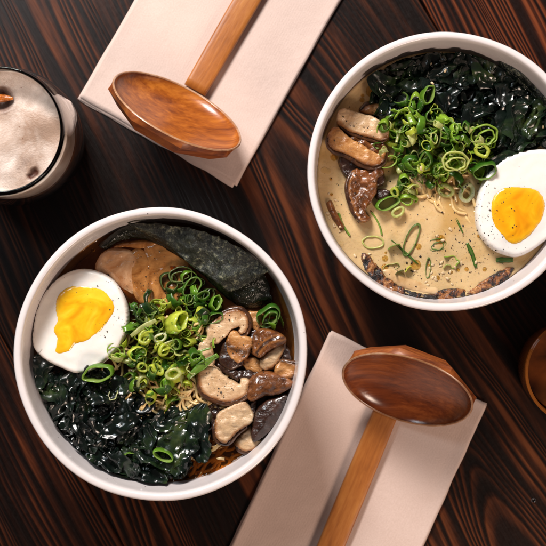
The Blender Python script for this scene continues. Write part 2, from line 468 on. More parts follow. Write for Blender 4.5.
# ------------------------------------------------------------------ TABLE
GA = R(-60)                                        # direction of the grain
u_dir = Vector((math.cos(GA), math.sin(GA), 0)); n_dir = Vector((-math.sin(GA), math.cos(GA), 0))
def ncoord(px, py): return (px - 273) * n_dir.x + (273 - py) * n_dir.y
table = empty('table', Vector((0, 0, 0))); tag(table, 'dark stained plank table with streaky orange brown grain', 'table', kind='structure')
s1 = ncoord(430, 16); s2 = ncoord(87, 484)
edges = [s2 - 760, s2 - 380, s2, s1, s1 + 330, s1 + 700]
heart = [.05, .04, .10, .05, .05]; rings = [8, 7.2, 8.4, 7.0, 8]
tones = [(1, 1, 1), (.95, .95, 1), (1.0, 1.0, 1.0), (1.3, 1.1, 1.1), (1, 1, 1)]
n0s = [0, s2 + 40 - 0, ncoord(470, 470), s1 + 520, 0]
for i in range(5):
    a, b = edges[i], edges[i + 1]; mid = n0s[i] if i in (1, 2, 3) else (a + b) / 2
    g = .7; ch = 1.0; L = 1500; zt, zb = 0, -26
    y0, y1 = a + g - mid, b - g - mid
    prof = [(y0, zb), (y0, zt - ch), (y0 + ch, zt), (y1 - ch, zt), (y1, zt - ch), (y1, zb)]
    vs = [Vector((x, y, z)) for x in (-L, L) for y, z in prof]
    m = len(prof); fs = [(j, (j + 1) % m, (j + 1) % m + m, j + m) for j in range(m)] + [tuple(range(m))[::-1], tuple(range(m, 2 * m))]
    o = link('plank', mesh('plank', vs, fs), M['table'], table, (n_dir * mid) * S, smooth=False)
    o.rotation_euler = (0, 0, GA)
    bm = bmesh.new(); bm.from_mesh(o.data); bmesh.ops.recalc_face_normals(bm, faces=bm.faces); bm.to_mesh(o.data); bm.free()
    o['heart'] = heart[i]; o['ring'] = rings[i]; o['board_tone'] = tones[i]

# ------------------------------------------------------------------ NAPKINS
def napkin(corners, label, seed):
    """corners: four (px,py) in order, folded paper of several plies"""
    cs = [P(x, y, 2) for x, y in corners]
    c = sum(cs, Vector()) / 4; root = empty('napkin', Vector((c.x, c.y, 0)))
    tag(root, label, 'napkin', 'paper napkins under the ladles')
    for ply, (off, z0) in enumerate((((0, 0), 2.6), ((-2.2, -1.6), 1.5), ((-.6, -2.6), .5))):
        vs, fs = [], []; nu, nv = 60, 90
        for i in range(nu + 1):
            for j in range(nv + 1):
                u, v = i / nu, j / nv
                p = (cs[0] * (1 - u) + cs[1] * u) * (1 - v) + (cs[3] * (1 - u) + cs[2] * u) * v
                e = min(u, 1 - u, v, 1 - v)
                wv = noise.noise(Vector((p.x * .012, p.y * .012, seed))) * 1.6
                edge = noise.noise(Vector((p.x * .03, p.y * .03, seed + ply * 4))) * 2.4 * (1 if e < .001 else 0)
                lift = max(0, 1 - e * 14) * .9 * (1 + noise.noise(Vector((p.x * .02, p.y * .02, seed + 7 + ply))))
                vs.append(Vector((p.x - c.x + off[0] + edge, p.y - c.y + off[1] + edge, z0 + max(0, wv) + (lift if ply == 0 else lift * .4))))
        for i in range(nu):
            for j in range(nv):
                a = i * (nv + 1) + j; fs.append((a, a + nv + 1, a + nv + 2, a + 1))
        o = link('ply', mesh('ply', vs, fs), M['napkin'], root)
        for p in o.data.polygons:
            pass
        sm = o.modifiers.new('thick', 'SOLIDIFY'); sm.thickness = .8 * S; sm.offset = 0
    return root
napkin([(80, 97), (236, 185), (452, -199), (290, -267)], 'pale pink folded paper napkin beside the beer glass', 1.0)
napkin([(331, 331), (487, 403), (330, 754), (138, 746)], 'pale pink folded paper napkin under the shaded ladle near the bottom edge', 5.0)

# ------------------------------------------------------------------ LADLES
def ladle(cpx, hc, ang, tilt, Rr, hw, hstart_px, cupmat, label, hlen=330):
    """cup standing on its side, opening turned towards its handle"""
    hd = Vector((math.cos(ang), math.sin(ang), 0)); sd = Vector((0, 0, 1)).cross(hd)
    c = P(*cpx, hc); root = empty('wooden_ladle', Vector((c.x, c.y, 0)))
    tag(root, label, 'ladle', 'wooden ramen ladles')
    n = hd * math.sin(tilt) + Vector((0, 0, math.cos(tilt)))
    u = (-hd * math.cos(tilt) + Vector((0, 0, math.sin(tilt))))     # towards the high side of the rim
    org = Vector((c.x, c.y, 0))
    seg = 96
    def octr(a, off=R(22.5)):
        q = (a + off) % (math.pi / 4) - math.pi / 8
        return math.cos(math.pi / 8) / math.cos(q)
    def ring(r, dep, oc):
        out = []
        for j in range(seg):
            a = 2 * math.pi * j / seg
            rr = r * ((1 - oc) + oc * octr(a))
            out.append(c - org + (sd * math.cos(a) + u * math.sin(a)) * rr - n * dep)
        return out
    def build(rings, name, mat, smooth=True, capend=True):
        vs = [v for r in rings for v in r]; fs = []
        for i in range(len(rings) - 1):
            for j in range(seg):
                a = i * seg + j; b = i * seg + (j + 1) % seg; fs.append((a, b, b + seg, a + seg))
        if capend: fs.append(tuple((len(rings) - 1) * seg + j for j in range(seg)))
        o = link(name, mesh(name, vs, fs), mat, root, smooth=smooth)
        return o
    Ri = Rr - 1.7
    inner = [ring(Ri * math.sin(t), 21 * (math.cos(t)) , 0) for t in [math.pi / 2 * (1 - k / 14) for k in range(15)][:14]] + [ring(.5, 21, 0)]
    build(inner, 'cup_inside', cupmat)
    rim = [ring(Ri - .3, .6, 0), ring(Ri + .5, -.5, 0), ring(Rr - .4, -.5, 0), ring(Rr + .3, .6, .0)]
    build(rim, 'cup_rim', M['rim_highlight'], capend=False)
    outer = [ring(Rr + .3 + Rr * .03 * (q / 7) ** .8, .6 + 5.9 * q / 7, (q / 7) ** .8) for q in range(8)]
    outer += [ring(Rr * (1.03 - .22 * q / 5), 6.5 + 12.5 * q / 5, 1) for q in range(1, 6)]
    outer += [ring(Rr * (.81 - .42 * q / 6), 19 + 9.5 * q / 6, 1) for q in range(1, 7)] + [ring(Rr * .2, 29.2, 1), ring(.5, 29.3, 1)]
    o = build(outer, 'cup_outside', M['ladle_back'])
    o.data.set_sharp_from_angle(angle=R(17))
    # handle: flat rounded bar from under the low rim
    low = c - u * (Rr - 1)
    st = Vector((low.x, low.y, 0)) - hd * 2
    prof = []
    vs, fs = [], []; ns = 40
    dirh = (P(*hstart_px[1], 9) - P(*hstart_px[0], 9)); dirh.z = 0; dirh.normalize()
    s0 = P(*hstart_px[0], 9); s0.z = 0
    sx = Vector((0, 0, 1)).cross(dirh)
    sec = []
    for q in range(20):
        a = 2 * math.pi * q / 20
        cx, cz = math.cos(a), math.sin(a)
        e = .38
        sec.append((math.copysign(abs(cx) ** e, cx), math.copysign(abs(cz) ** e, cz)))
    for i in range(ns + 1):
        t = i / ns; s = t * hlen - 2.5
        w = hw * (1 + .06 * math.sin(t * 5)) * (1 if t < .97 else math.sqrt(max(.02, 1 - ((t - .97) / .03) ** 2)))
        th = 4.2 * (1 - .1 * t); zc = 7.8 + 6 * t * 0
        for cx, cz in sec:
            vs.append(s0 - org + dirh * s + sx * (cx * w) + Vector((0, 0, zc + cz * th)))
    m = len(sec)
    for i in range(ns):
        for j in range(m):
            a = i * m + j; b = i * m + (j + 1) % m; fs.append((a, b, b + m, a + m))
    fs += [tuple(range(m))[::-1], tuple(ns * m + j for j in range(m))]
    # grain runs along the handle: give it its own frame
    ho = empty  # noqa
    rot = Matrix.Rotation(-math.atan2(dirh.y, dirh.x), 4, 'Z')
    o = link('handle', mesh('handle', [rot @ v for v in vs], fs), M['handle'], root)
    o.rotation_euler = (0, 0, math.atan2(dirh.y, dirh.x))
    return root
ladle((178, 110), 70, R(60), R(65), 67, 12.0, ((196, 88), (247, 0)), M['ladle_light'], 'honey brown wooden ladle on the upper napkin, its lit cup facing up')
ladle((406.5, 391), 68, R(249), R(59), 64, 12.6, ((386, 412), (331, 546)), M['ladle_shaded'], 'wooden ladle with a shaded brown cup and honey handle on the lower napkin')

# ------------------------------------------------------------------ BOWLS
HB = 120.0; HBR = 76.0
def bowl(cpx, Rp, label, seed):
    c = P(*cpx, HB); Rw = Rp * kk(HB); s = Rw / 133.0
    prof = [(50, 4), (50, 0), (57, 0), (58, 4), (72, 13), (95, 30), (113, 52), (123.5, 78), (129.5, 100), (132.4, 115), (133, 118.4), (132.2, 120.6), (130, 121.3), (127.4, 120.8), (125.9, 118.6), (125.2, 114),
            (124.4, 98), (122.0, 76), (114, 58), (98, 40), (70, 24), (40, 17), (3, 15)]
    # subdivide the profile smoothly
    q = [Vector((r * s, z, 0)) for r, z in prof]
    q2 = catmull(q[3:], 4, False); q = q[:3] + q2
    me = lathe_mesh('ceramic_bowl', [(v.x, v.y) for v in q], 144, .012, seed)
    o = link('ceramic_bowl', me, M['ceramic'], None, Vector((c.x, c.y, 0)) * S)
    tag(o, label, 'bowl', 'white ramen bowls')
    return Vector((c.x, c.y, 0)), s
cL, sL = bowl((160.5, 354.5), 146.8, 'white speckled ceramic bowl holding the dark soy ramen', 2.0)
cR, sR = bowl((446.5, 171.5), 139.8, 'white speckled ceramic bowl holding the pale creamy ramen', 8.0)

def disc(name, c, r, z, mat, wav, seed, parent=None, depth=10, men=1.6):
    vs, fs = [], []; nr, ns = 46, 120
    for i in range(nr + 1):
        rr = r * i / nr
        for j in range(ns):
            a = 2 * math.pi * j / ns; x, y = rr * math.cos(a), rr * math.sin(a)
            zz = noise.noise(Vector((x * .04, y * .04, seed))) * wav + men * max(0, 1 - (r - rr) / 5) ** 2
            vs.append(Vector((x, y, zz)))
    for i in range(nr):
        for j in range(ns):
            a = i * ns + j; b = i * ns + (j + 1) % ns; fs.append((a, a + ns, b + ns, b))
    base = len(vs)
    for j in range(ns):
        a = 2 * math.pi * j / ns; vs.append(Vector((r * .9 * math.cos(a), r * .9 * math.sin(a), -depth)))
    for j in range(ns):
        a = nr * ns + j; b = nr * ns + (j + 1) % ns; fs.append((a, base + j, base + (j + 1) % ns, b))
    fs.append(tuple(base + j for j in range(ns))[::-1])
    return link(name, mesh(name, vs, fs), mat, parent, (Vector((c.x, c.y, z)) * S) if parent is None else Vector((0, 0, 0)))
bR = disc('broth', cR, 121.6 * sR, HBR, M['miso'], 1.6, 3, None, 30)
tag(bR, 'creamy tan broth filling the right bowl', 'broth')
rootb = empty('broth', Vector((cL.x, cL.y, HBR))); tag(rootb, 'dark amber soy broth filling the left bowl', 'broth')
# clear top layer (open sheet with a meniscus) over the opaque depth
vs, fs = [], []; nr, ns = 40, 120; rL = 122.0 * sL
for i in range(nr + 1):
    rr = rL * i / nr
    for j in range(ns):
        a = 2 * math.pi * j / ns; x, y = rr * math.cos(a), rr * math.sin(a)
        vs.append(Vector((x, y, noise.noise(Vector((x * .05, y * .05, 4))) * 1.6 + 1.8 * max(0, 1 - (rL - rr) / 5) ** 2)))
for i in range(nr):
    for j in range(ns):
        a = i * ns + j; b = i * ns + (j + 1) % ns; fs.append((a, a + ns, b + ns, b))
top_soy = link('broth_surface', mesh('broth_surface', vs, fs), M['soy'], rootb)
dp = disc('deep_broth', cL, 117 * sL, HBR, M['deep'], 2, 7, rootb, 20); dp.location = Vector((0, 0, -9)) * S

# ------------------------------------------------------------------ zoom-coordinate helper for traced outlines
def Z(x0, y0, f, pts): return [(x0 + x / f, y0 + y / f) for x, y in pts]

# ------------------------------------------------------------------ EGGS
def egg(outline, yolk, h, label, slope=(0, 0), seed=0, ym='yolk'):
    root = empty('egg_half', P(sum(p[0] for p in outline) / len(outline), sum(p[1] for p in outline) / len(outline), h))
    tag(root, label, 'boiled egg', 'halved boiled eggs')
    og = root.location / S
    o, _ = pillow('egg_white', outline, h, 9, 3.2, M['white'], root, 2.2, 1.0, .05, drop=26, slope=slope, seed=seed, origin=og)
    y, _ = pillow('yolk', yolk, h + 7.6, 2.2, 5, M[ym], root, 1.6, .5, .11, drop=6, slope=slope, seed=seed + 3, origin=og, jag=.15, dome=1.0)
    return root
M['yolk_yellow'] = mat_yolk([(.36, (.78, .33, .005)), (.5, (.85, .48, .010)), (.60, (.88, .58, .03))], (.84, .46, .015))
egg([(32, 330), (36, 308), (47, 288), (62, 275), (79, 269), (97, 271), (113, 280), (124, 296), (129, 315), (127, 332), (119, 348), (107, 360), (93, 370), (77, 374), (60, 368), (44, 360), (33, 348)],
    Z(0, 190, 3.21, [(178, 350), (200, 320), (240, 303), (290, 305), (330, 320), (358, 345), (370, 380), (352, 418), (330, 450), (300, 475), (275, 490), (243, 498), (225, 520), (190, 530), (170, 518), (180, 480), (168, 450), (180, 420), (176, 385)]),
    83, 'halved boiled egg with runny yellow yolk in the left bowl', (0, .0), 1, 'yolk_yellow')
egg([(476, 210), (480, 190), (488, 172), (500, 160), (515, 153), (532, 149), (552, 150), (568, 162), (575, 184), (573, 208), (562, 228), (546, 241), (532, 251), (518, 257), (505, 255), (492, 249), (482, 238), (477, 225)],
    [(490, 209), (493, 196), (500, 189), (510, 186), (521, 186), (530, 187), (538, 190), (544, 197), (546, 207), (543, 220), (537, 229), (526, 240), (514, 245), (503, 239), (493, 227)],
    82, 'halved boiled egg with deep orange yolk in the right bowl', (0, 0), 6)

# ------------------------------------------------------------------ PORK
def piece(name, outline, h, th, redge, mat, label, cat, group, **kw):
    o, _ = pillow(name, outline, h, th, redge, mat, None, **kw); tag(o, label, cat, group); return o
GP = 'pork slices in the left bowl'
C_ = lambda pts: Z(85, 225, 4.96, pts)
piece('pork_slice', C_([(270, 110), (330, 62), (410, 72), (490, 120), (540, 200), (530, 310), (470, 390), (390, 455), (330, 440), (305, 350), (285, 240)]), 68.5, 9, 9, M['pork_amber'], 'amber piece of braised pork nearest the nori sheet in the left bowl', 'pork', GP, grid=2.2, namp=2.2, seed=3)
piece('pork_slice', C_([(215, 125), (285, 105), (338, 180), (342, 260), (338, 340), (350, 425), (300, 410), (250, 385), (212, 310), (200, 210)]), 69, 9.5, 8, M['pork_amber'], 'middle piece of braised pork between two others in the left bowl', 'pork', GP, grid=2.2, namp=1.8, seed=5)
piece('pork_slice', C_([(42, 205), (65, 155), (110, 115), (180, 110), (240, 125), (272, 165), (265, 230), (280, 300), (258, 360), (215, 372), (170, 320), (110, 262), (50, 232)]), 71, 8, 8, M['pork'], 'pale pink piece of braised pork just above the egg in the left bowl', 'pork', GP, grid=2.2, namp=1.8, seed=8, slope=(-.02, .09))
piece('pork_slice', C_([(110, 110), (190, 78), (300, 62), (390, 80), (380, 110), (300, 130), (200, 125), (130, 130)]), 69.5, 8, 6, M['pork_amber'], 'thin brown rim of braised pork along the nori in the left bowl', 'pork', GP, grid=2.2, namp=2, seed=9)
GQ = 'charred pork pieces along the wall of the right bowl'
piece('pork_slice', [(380, 268), (395, 268), (412, 277), (430, 283), (440, 288), (438, 297), (420, 295), (402, 290), (388, 282)], 71, 7, 6, M['fat'], 'pale fatty part of pork by the charred edge in the creamy broth', 'pork', GQ, grid=1.8, namp=1.5, seed=4)
piece('pork_slice', [(361, 253), (369, 254), (379, 266), (391, 279), (408, 289), (425, 293), (437, 294), (440, 301), (420, 304), (400, 298), (382, 290), (368, 277), (361, 263)], 73.5, 5.5, 3, M['char'], 'long curved strip of charred pork at the bottom left of the creamy broth', 'pork', GQ, grid=1.6, namp=3.5, nsc=.2, seed=7, jag=1.4)
piece('pork_slice', [(432, 294), (445, 288), (457, 287), (468, 289), (474, 293), (462, 300), (446, 302), (432, 302)], 73, 5, 3, M['char'], 'short middle piece of charred pork between two longer strips', 'pork', GQ, grid=1.6, namp=3, nsc=.2, seed=10, jag=1.2)
piece('pork_slice', [(464, 295), (476, 284), (489, 276), (503, 268), (513, 267), (514, 272), (505, 282), (490, 289), (475, 295)], 73.5, 5.5, 3, M['char'], 'charred pork strip just below the egg in the right bowl', 'pork', GQ, grid=1.6, namp=3.5, nsc=.2, seed=14, jag=1.4)
piece('pork_slice', Z(320, 160, 6.07, [(35, 262), (70, 240), (100, 300), (155, 408), (122, 425), (85, 380), (52, 320)]), 73, 7, 4, M['mush_brown'], 'small dark reddish brown sliver against the left wall of the creamy bowl', 'pork', GQ, grid=1.4, namp=1.6, nsc=.2, seed=2)

# ------------------------------------------------------------------ MUSHROOMS
def mushroom(outline, h, th, mat, label, skin=None, redge=1.7, group='', skinr=2.0, **kw):
    xs = sum(p[0] for p in outline) / len(outline); ys = sum(p[1] for p in outline) / len(outline)
    outline = [(xs + (x - xs) * (1 + 1.3 / max(6, math.hypot(x - xs, y - ys))), ys + (y - ys) * (1 + 1.3 / max(6, math.hypot(x - xs, y - ys)))) for x, y in outline]
    root = empty('mushroom_slice', P(xs, ys, h)); tag(root, label, 'mushroom', group)
    og = root.location / S
    kw.setdefault('namp', 1.5); kw.setdefault('jag', 1.0); kw.setdefault('nsc', .14)
    pillow('flesh', outline, h, th, redge, mat, root, 1.5, drop=th, skin=skin, skinw=kw.pop('skinw', 4.6), origin=og, **kw)
    if skin:
        k = kk(h + th * .5)
        pts = [Vector(((x - 273) * k, (273 - y) * k, h + th * .35)) for x, y in skin]
        pts = catmull(pts, 6, False)
        n = len(pts)
        vs, fs = tube('', [p for p in pts], lambda t: 1.3 * skinr * (.35 + .75 * math.sin(math.pi * min(max(t, .02), .98)) ** .5), None, segs=8, flat=1.5, origin=og, only=True)
        vs = [v + noise.noise_vector(v * .25) * .5 for v in vs]
        link('cap_skin', mesh('cap_skin', vs, fs), M['skin'], root)
    return root
GL = 'mushroom slices in the left bowl'; GR = 'mushroom slices in the right bowl'
A = lambda p: Z(190, 295, 4.96, p); B = lambda p: Z(180, 370, 4.96, p)
mushroom(A([(290, 92), (340, 85), (357, 105), (357, 150), (330, 175), (302, 158)]), 76, 6, M['mush_tan'], 'small tan mushroom slice beside the scallion ring at the right wall of the left bowl', None, group=GL)
mushroom(A([(150, 290), (175, 235), (220, 240), (262, 300), (262, 345), (200, 372), (145, 335)]), 76, 8, M['mush_dark'], 'dark purplish mushroom cap tucked under the small cupped slice', None, group=GL, dome=3)
mushroom(A([(280, 312), (330, 318), (358, 350), (345, 385), (290, 372), (262, 345)]), 76, 6, M['mush_tan'], 'small brownish mushroom piece in the middle of the mushroom pile', None, group=GL)
mushroom(A([(95, 148), (150, 100), (200, 72), (250, 74), (285, 105), (293, 150), (275, 190), (245, 200), (228, 182), (236, 164), (205, 180), (172, 215), (140, 236), (112, 244), (122, 290), (125, 340), (100, 360), (62, 330), (40, 280), (46, 240), (88, 208), (80, 170)]), 80, 8,
         M['mush_pale'], 'curved pale mushroom slice with stem at the top of the mushroom pile', A([(120, 118), (170, 82), (215, 68), (255, 72), (288, 105), (296, 150), (278, 192), (250, 204), (230, 190)]), group=GL)
mushroom(A([(195, 195), (222, 180), (255, 205), (300, 215), (312, 250), (290, 290), (262, 325), (228, 332), (195, 300), (182, 250)]), 82, 7, M['mush_tan'], 'small cupped mushroom slice with pale flesh and brown gills', A([(186, 240), (205, 262), (240, 275), (275, 285), (300, 270)]), group=GL, skinw=8, skinr=1.2)
mushroom(A([(352, 360), (353, 322), (388, 290), (440, 250), (470, 238), (463, 290), (425, 350), (382, 374)]), 80, 6, M['mush_pale'], 'pale wedge of mushroom stem right of the pile centre', A([(470, 238), (466, 290), (428, 350), (384, 376)]), group=GL, skinr=1.0)
mushroom(A([(310, 250), (318, 200), (350, 172), (410, 176), (466, 210), (462, 242), (400, 272), (352, 306), (312, 292)]), 83, 8, M['mush_brown'], 'glossy brown mushroom cap with a folded edge beside the right wall', A([(330, 285), (370, 240), (420, 215), (462, 212)]), group=GL, skinr=1.5, dome=2.5, namp=3)
mushroom(A([(428, 350), (455, 322), (490, 335), (522, 342), (525, 380), (500, 415), (450, 412), (424, 385)]), 80, 7, M['mush_tan'], 'small orange brown mushroom end against the right wall of the left bowl', A([(455, 322), (490, 333), (524, 342), (527, 380), (500, 417), (450, 414)]), group=GL, skinw=5)
mushroom(B([(375, 220), (400, 172), (450, 142), (528, 122), (520, 180), (490, 250), (440, 310), (390, 350), (357, 350), (353, 300)]), 79, 9, M['mush_dark'], 'long dark purple mushroom cap along the lower right wall', None, group=GL, dome=4)
mushroom(B([(282, 352), (330, 300), (362, 283), (357, 340), (402, 345), (410, 370), (350, 405), (300, 397), (278, 372)]), 76, 7, M['mush_pale'], 'lowest pale mushroom slice touching the bowl wall', B([(410, 372), (350, 408), (298, 400), (276, 372)]), group=GL)
mushroom(A([(292, 430), (330, 395), (390, 384), (450, 400), (507, 425), (500, 460), (440, 490), (370, 500), (310, 527), (282, 500)]), 83, 8, M['mush_brown'], 'plump wrinkled brown mushroom cap above the dark purple one', None, group=GL, dome=4, namp=2.4, nsc=.16)
mushroom(A([(35, 392), (90, 350), (130, 355), (170, 400), (212, 430), (238, 442), (246, 416), (280, 420), (294, 450), (285, 492), (250, 515), (190, 532), (130, 520), (70, 492), (44, 450)]), 84, 8, M['mush_pale'],
         'largest pale mushroom slice, kidney shaped, with a dark lower edge', A([(36, 400), (44, 452), (70, 496), (130, 524), (190, 537), (252, 519), (288, 494), (297, 450)]), group=GL, skinr=2.4)
mushroom(B([(205, 207), (260, 176), (310, 156), (345, 190), (363, 240), (330, 280), (280, 312), (237, 360), (186, 346), (171, 290), (184, 240)]), 84, 8, M['mush_pale'], 'smooth cream mushroom slice below the largest one', B([(170, 260), (169, 295), (182, 350), (238, 365), (282, 318), (332, 284)]), group=GL, skinr=1.8)
mushroom(B([(130, 200), (160, 165), (195, 180), (200, 220), (175, 270), (140, 300), (118, 280), (140, 240)]), 78, 5, M['mush_dark'], 'shrivelled dark mushroom scrap between noodles and cream slice', None, group=GL, namp=3, nsc=.2)
for pl, lb in ((A([(140, 340), (200, 360), (240, 380), (235, 430), (190, 400), (150, 370)]), 'dark wet mushroom scrap just above the largest mushroom slice'),
               (A([(300, 190), (330, 180), (345, 230), (310, 290), (292, 250)]), 'dark gill scrap between the cupped slice and the glossy folded cap'),
               (A([(225, 385), (280, 372), (345, 385), (330, 400), (290, 430), (240, 412)]), 'dark wet mushroom scrap below the small brownish piece'),
               (A([(455, 260), (490, 270), (500, 330), (470, 335), (450, 300)]), 'dark mushroom scrap at the right wall above the orange brown end'),
               (B([(345, 180), (380, 150), (375, 220), (362, 260), (350, 230)]), 'dark mushroom scrap between the cream slice and the long purple cap')):
    mushroom(pl, 77, 6, M['mush_dark'], lb, None, group=GL, namp=3, nsc=.2)
F_ = lambda p: Z(310, 80, 6.07, p); G_ = lambda p: Z(320, 160, 6.07, p)
mushroom(F_([(185, 470), (250, 455), (330, 500), (420, 520), (455, 600), (420, 640), (300, 640), (200, 560)]), 76, 6, M['mush_dark'], 'dark mushroom piece under the tan slices in the creamy broth', None, group=GR)
mushroom(F_([(305, 190), (340, 152), (400, 145), (432, 158), (450, 200), (400, 215), (350, 205)]), 76, 7, M['mush_tan'], 'small curled mushroom cap edge at the top of the right bowl mushrooms', F_([(303, 190), (338, 152), (375, 142)]), group=GR, redge=3)
mushroom(F_([(235, 350), (290, 345), (360, 375), (430, 385), (450, 420), (400, 450), (320, 410), (255, 385)]), 80, 6, M['mush_brown'], 'brown mushroom piece wedged between the two tan slices', None, group=GR, namp=3, nsc=.17)
mushroom(F_([(172, 200), (205, 175), (235, 178), (300, 200), (350, 215), (400, 232), (440, 260), (472, 292), (476, 345), (425, 372), (340, 345), (262, 322), (200, 290), (170, 262)]), 82, 8, M['mush_pale'], 'pale upper mushroom slice with golden lower edge in the right bowl', F_([(174, 268), (205, 298), (262, 330), (340, 353), (425, 378), (474, 352)]), group=GR, skinr=1.6)
mushroom(F_([(108, 350), (140, 292), (178, 288), (235, 345), (330, 402), (405, 442), (440, 395), (462, 440), (435, 508), (372, 526), (300, 502), (222, 455), (150, 432), (112, 395)]), 83, 9, M['mush_tan'], 'tan folded mushroom slice by the left wall of the right bowl', F_([(106, 350), (110, 398), (150, 437), (222, 460), (300, 508), (372, 531), (438, 512), (466, 440), (440, 390)]), group=GR, skinr=2, dome=1.5)
mushroom(G_([(185, 90), (220, 60), (300, 62), (360, 45), (388, 90), (345, 130), (342, 200), (305, 250), (280, 310), (312, 350), (240, 374), (205, 320), (180, 250), (165, 180)]), 79, 8, M['mush_brown'], 'caramelised dark brown mushroom slice hanging below the tan ones', G_([(190, 80), (166, 130), (163, 180), (178, 250), (203, 322), (240, 377)]), group=GR, namp=3.6, nsc=.13, skinr=1.8)
mushroom(G_([(350, 190), (385, 178), (425, 190), (420, 215), (380, 240), (340, 232)]), 75, 6, M['mush_dark'], 'tiny dark mushroom bit beside the scallion pile in the creamy broth', None, group=GR, namp=2.5, nsc=.16)

# ------------------------------------------------------------------ NORI
def nori(back, front, label, th=.9, crumple=3, seed=0, group='nori sheets', matn='nori'):
    nb, nf = 46, 22
    bp = catmull([P(x, y, h) for x, y, h in back], 12, False); fp = catmull([P(x, y, h) for x, y, h in front], 12, False)
    def at(pts, t):
        q = t * (len(pts) - 1); i = min(int(q), len(pts) - 2); return pts[i].lerp(pts[i + 1], q - i)
    vs, fs = [], []; c = at(bp, .5)
    for i in range(nb + 1):
        for j in range(nf + 1):
            u, v = i / nb, j / nf
            p = at(bp, u).lerp(at(fp, u), v)
            p.z += math.sin(v * math.pi) * 4 + noise.noise(Vector((p.x * .06, p.y * .06, seed))) * crumple + noise.noise(Vector((p.x * .2, p.y * .2, seed))) * crumple * .35
            if v > .97 or v < .03 or u > .97: p += noise.noise_vector(Vector((p.x * .25, p.y * .25, seed + 2))) * 1.5
            vs.append(p - c)
    for i in range(nb):
        for j in range(nf):
            a = i * (nf + 1) + j; fs.append((a, a + 1, a + nf + 2, a + nf + 1))
    o = link('nori_sheet', mesh('nori_sheet', vs, fs), M[matn], None, c * S)
    sm = o.modifiers.new('thick', 'SOLIDIFY'); sm.thickness = th * S; sm.offset = 0
    tag(o, label, 'seaweed sheet', group); return o
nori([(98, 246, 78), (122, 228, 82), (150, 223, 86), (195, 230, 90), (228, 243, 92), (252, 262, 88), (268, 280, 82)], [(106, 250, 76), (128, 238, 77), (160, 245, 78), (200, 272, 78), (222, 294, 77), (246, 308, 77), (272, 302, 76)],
     'nearly black nori sheet lying beneath the grey one in the left bowl', crumple=5, seed=3, matn='nori_shaded')
nori([(128, 223, 96), (165, 225, 98), (197, 230, 98), (226, 241, 98), (250, 254, 97), (270, 271, 92)], [(130, 226, 93), (165, 244, 91), (191, 265, 90), (212, 279, 89), (231, 291, 89), (262, 275, 89)],
     'stiff grey green nori sheet across the top of the left bowl', crumple=7, seed=8)
nori([(500, 58, 88), (520, 66, 92), (540, 78, 94), (558, 94, 94), (572, 115, 92)], [(498, 66, 84), (512, 78, 86), (528, 90, 86), (544, 106, 86), (558, 126, 85)],
     'rough black nori sheet behind the seaweed at the right bowl wall', crumple=3, seed=13)

# ------------------------------------------------------------------ WAKAME
def inpoly(x, y, poly):
    ins = False; j = len(poly) - 1
    for i in range(len(poly)):
        xi, yi = poly[i]; xj, yj = poly[j]
        if (yi > y) != (yj > y) and x < (xj - xi) * (y - yi) / (yj - yi) + xi: ins = not ins
        j = i
    return ins
def wakame(poly, count, hbase, hmax, label, seed, ctr, rmax, big=()):
    rnd = random.Random(seed); vs, fs = [], []
    xs = [p[0] for p in poly]; ys = [p[1] for p in poly]
    spots = []
    while len(spots) < count:
        x, y = rnd.uniform(min(xs), max(xs)), rnd.uniform(min(ys), max(ys))
        if inpoly(x, y, poly) and all((x - a) ** 2 + (y - b) ** 2 > 18 for a, b, *_ in spots): spots.append((x, y))
    leaves = [(x, y, *rnd.choice([(rnd.uniform(14, 26), rnd.uniform(8, 14)), (rnd.uniform(22, 40), rnd.uniform(12, 20)), (rnd.uniform(38, 62), rnd.uniform(18, 32))]), rnd.uniform(0, 6.28), rnd.uniform(-.6, .6), rnd.uniform(-.4, .4), rnd.uniform(hbase, hmax), 1.0) for x, y in spots]
    leaves += [(x, y, L, W, yaw, rnd.uniform(-.15, .15), rnd.uniform(-.15, .15), h, .5) for x, y, L, W, yaw, h in big]
    c0 = P(sum(xs) / len(xs), sum(ys) / len(ys), hbase)
    for (x, y, L, W, yaw, tx, ty, h, cr) in leaves:
        c = P(x, y, h); nu, nv = 28, 16; base = len(vs)
        rot = Matrix.Rotation(yaw, 3, 'Z') @ Matrix.Rotation(tx, 3, 'X') @ Matrix.Rotation(ty, 3, 'Y')
        f1 = rnd.uniform(.15, .3); ph = rnd.uniform(0, 6); bend = rnd.uniform(-.02, .02); sd = rnd.uniform(0, 99)
        for i in range(nu + 1):
            for j in range(nv + 1):
                u = (i / nu - .5) * L; v = (j / nv - .5)
                w = W * (1 - (2 * i / nu - 1) ** 4 * .75) * (1 + .25 * noise.noise(Vector((u * .15, sd, 0))))
                vv = v * w
                z = cr * (3.4 * math.sin(u * f1 + ph + vv * .22) * (abs(v) * 2) ** 1.3 + 4.4 * noise.noise(Vector((u * .09, vv * .14, sd))) + 1.5 * noise.noise(Vector((u * .26, vv * .26, sd + 4))))
                q = Vector((u, vv + bend * u * u, z)); q = rot @ q + c
                q.z = max(hbase - 7, min(q.z, hmax + 7))
                dx, dy = q.x - ctr.x, q.y - ctr.y; rr = math.hypot(dx, dy)
                if rr > rmax: q.x = ctr.x + dx / rr * rmax; q.y = ctr.y + dy / rr * rmax
                vs.append(q - c0)
        for i in range(nu):
            for j in range(nv):
                a = base + i * (nv + 1) + j; fs.append((a, a + 1, a + nv + 2, a + nv + 1))
    o = link('wakame', mesh('wakame', vs, fs), M['wakame'], None, c0 * S)
    tag(o, label, 'seaweed', None, 'stuff'); return o
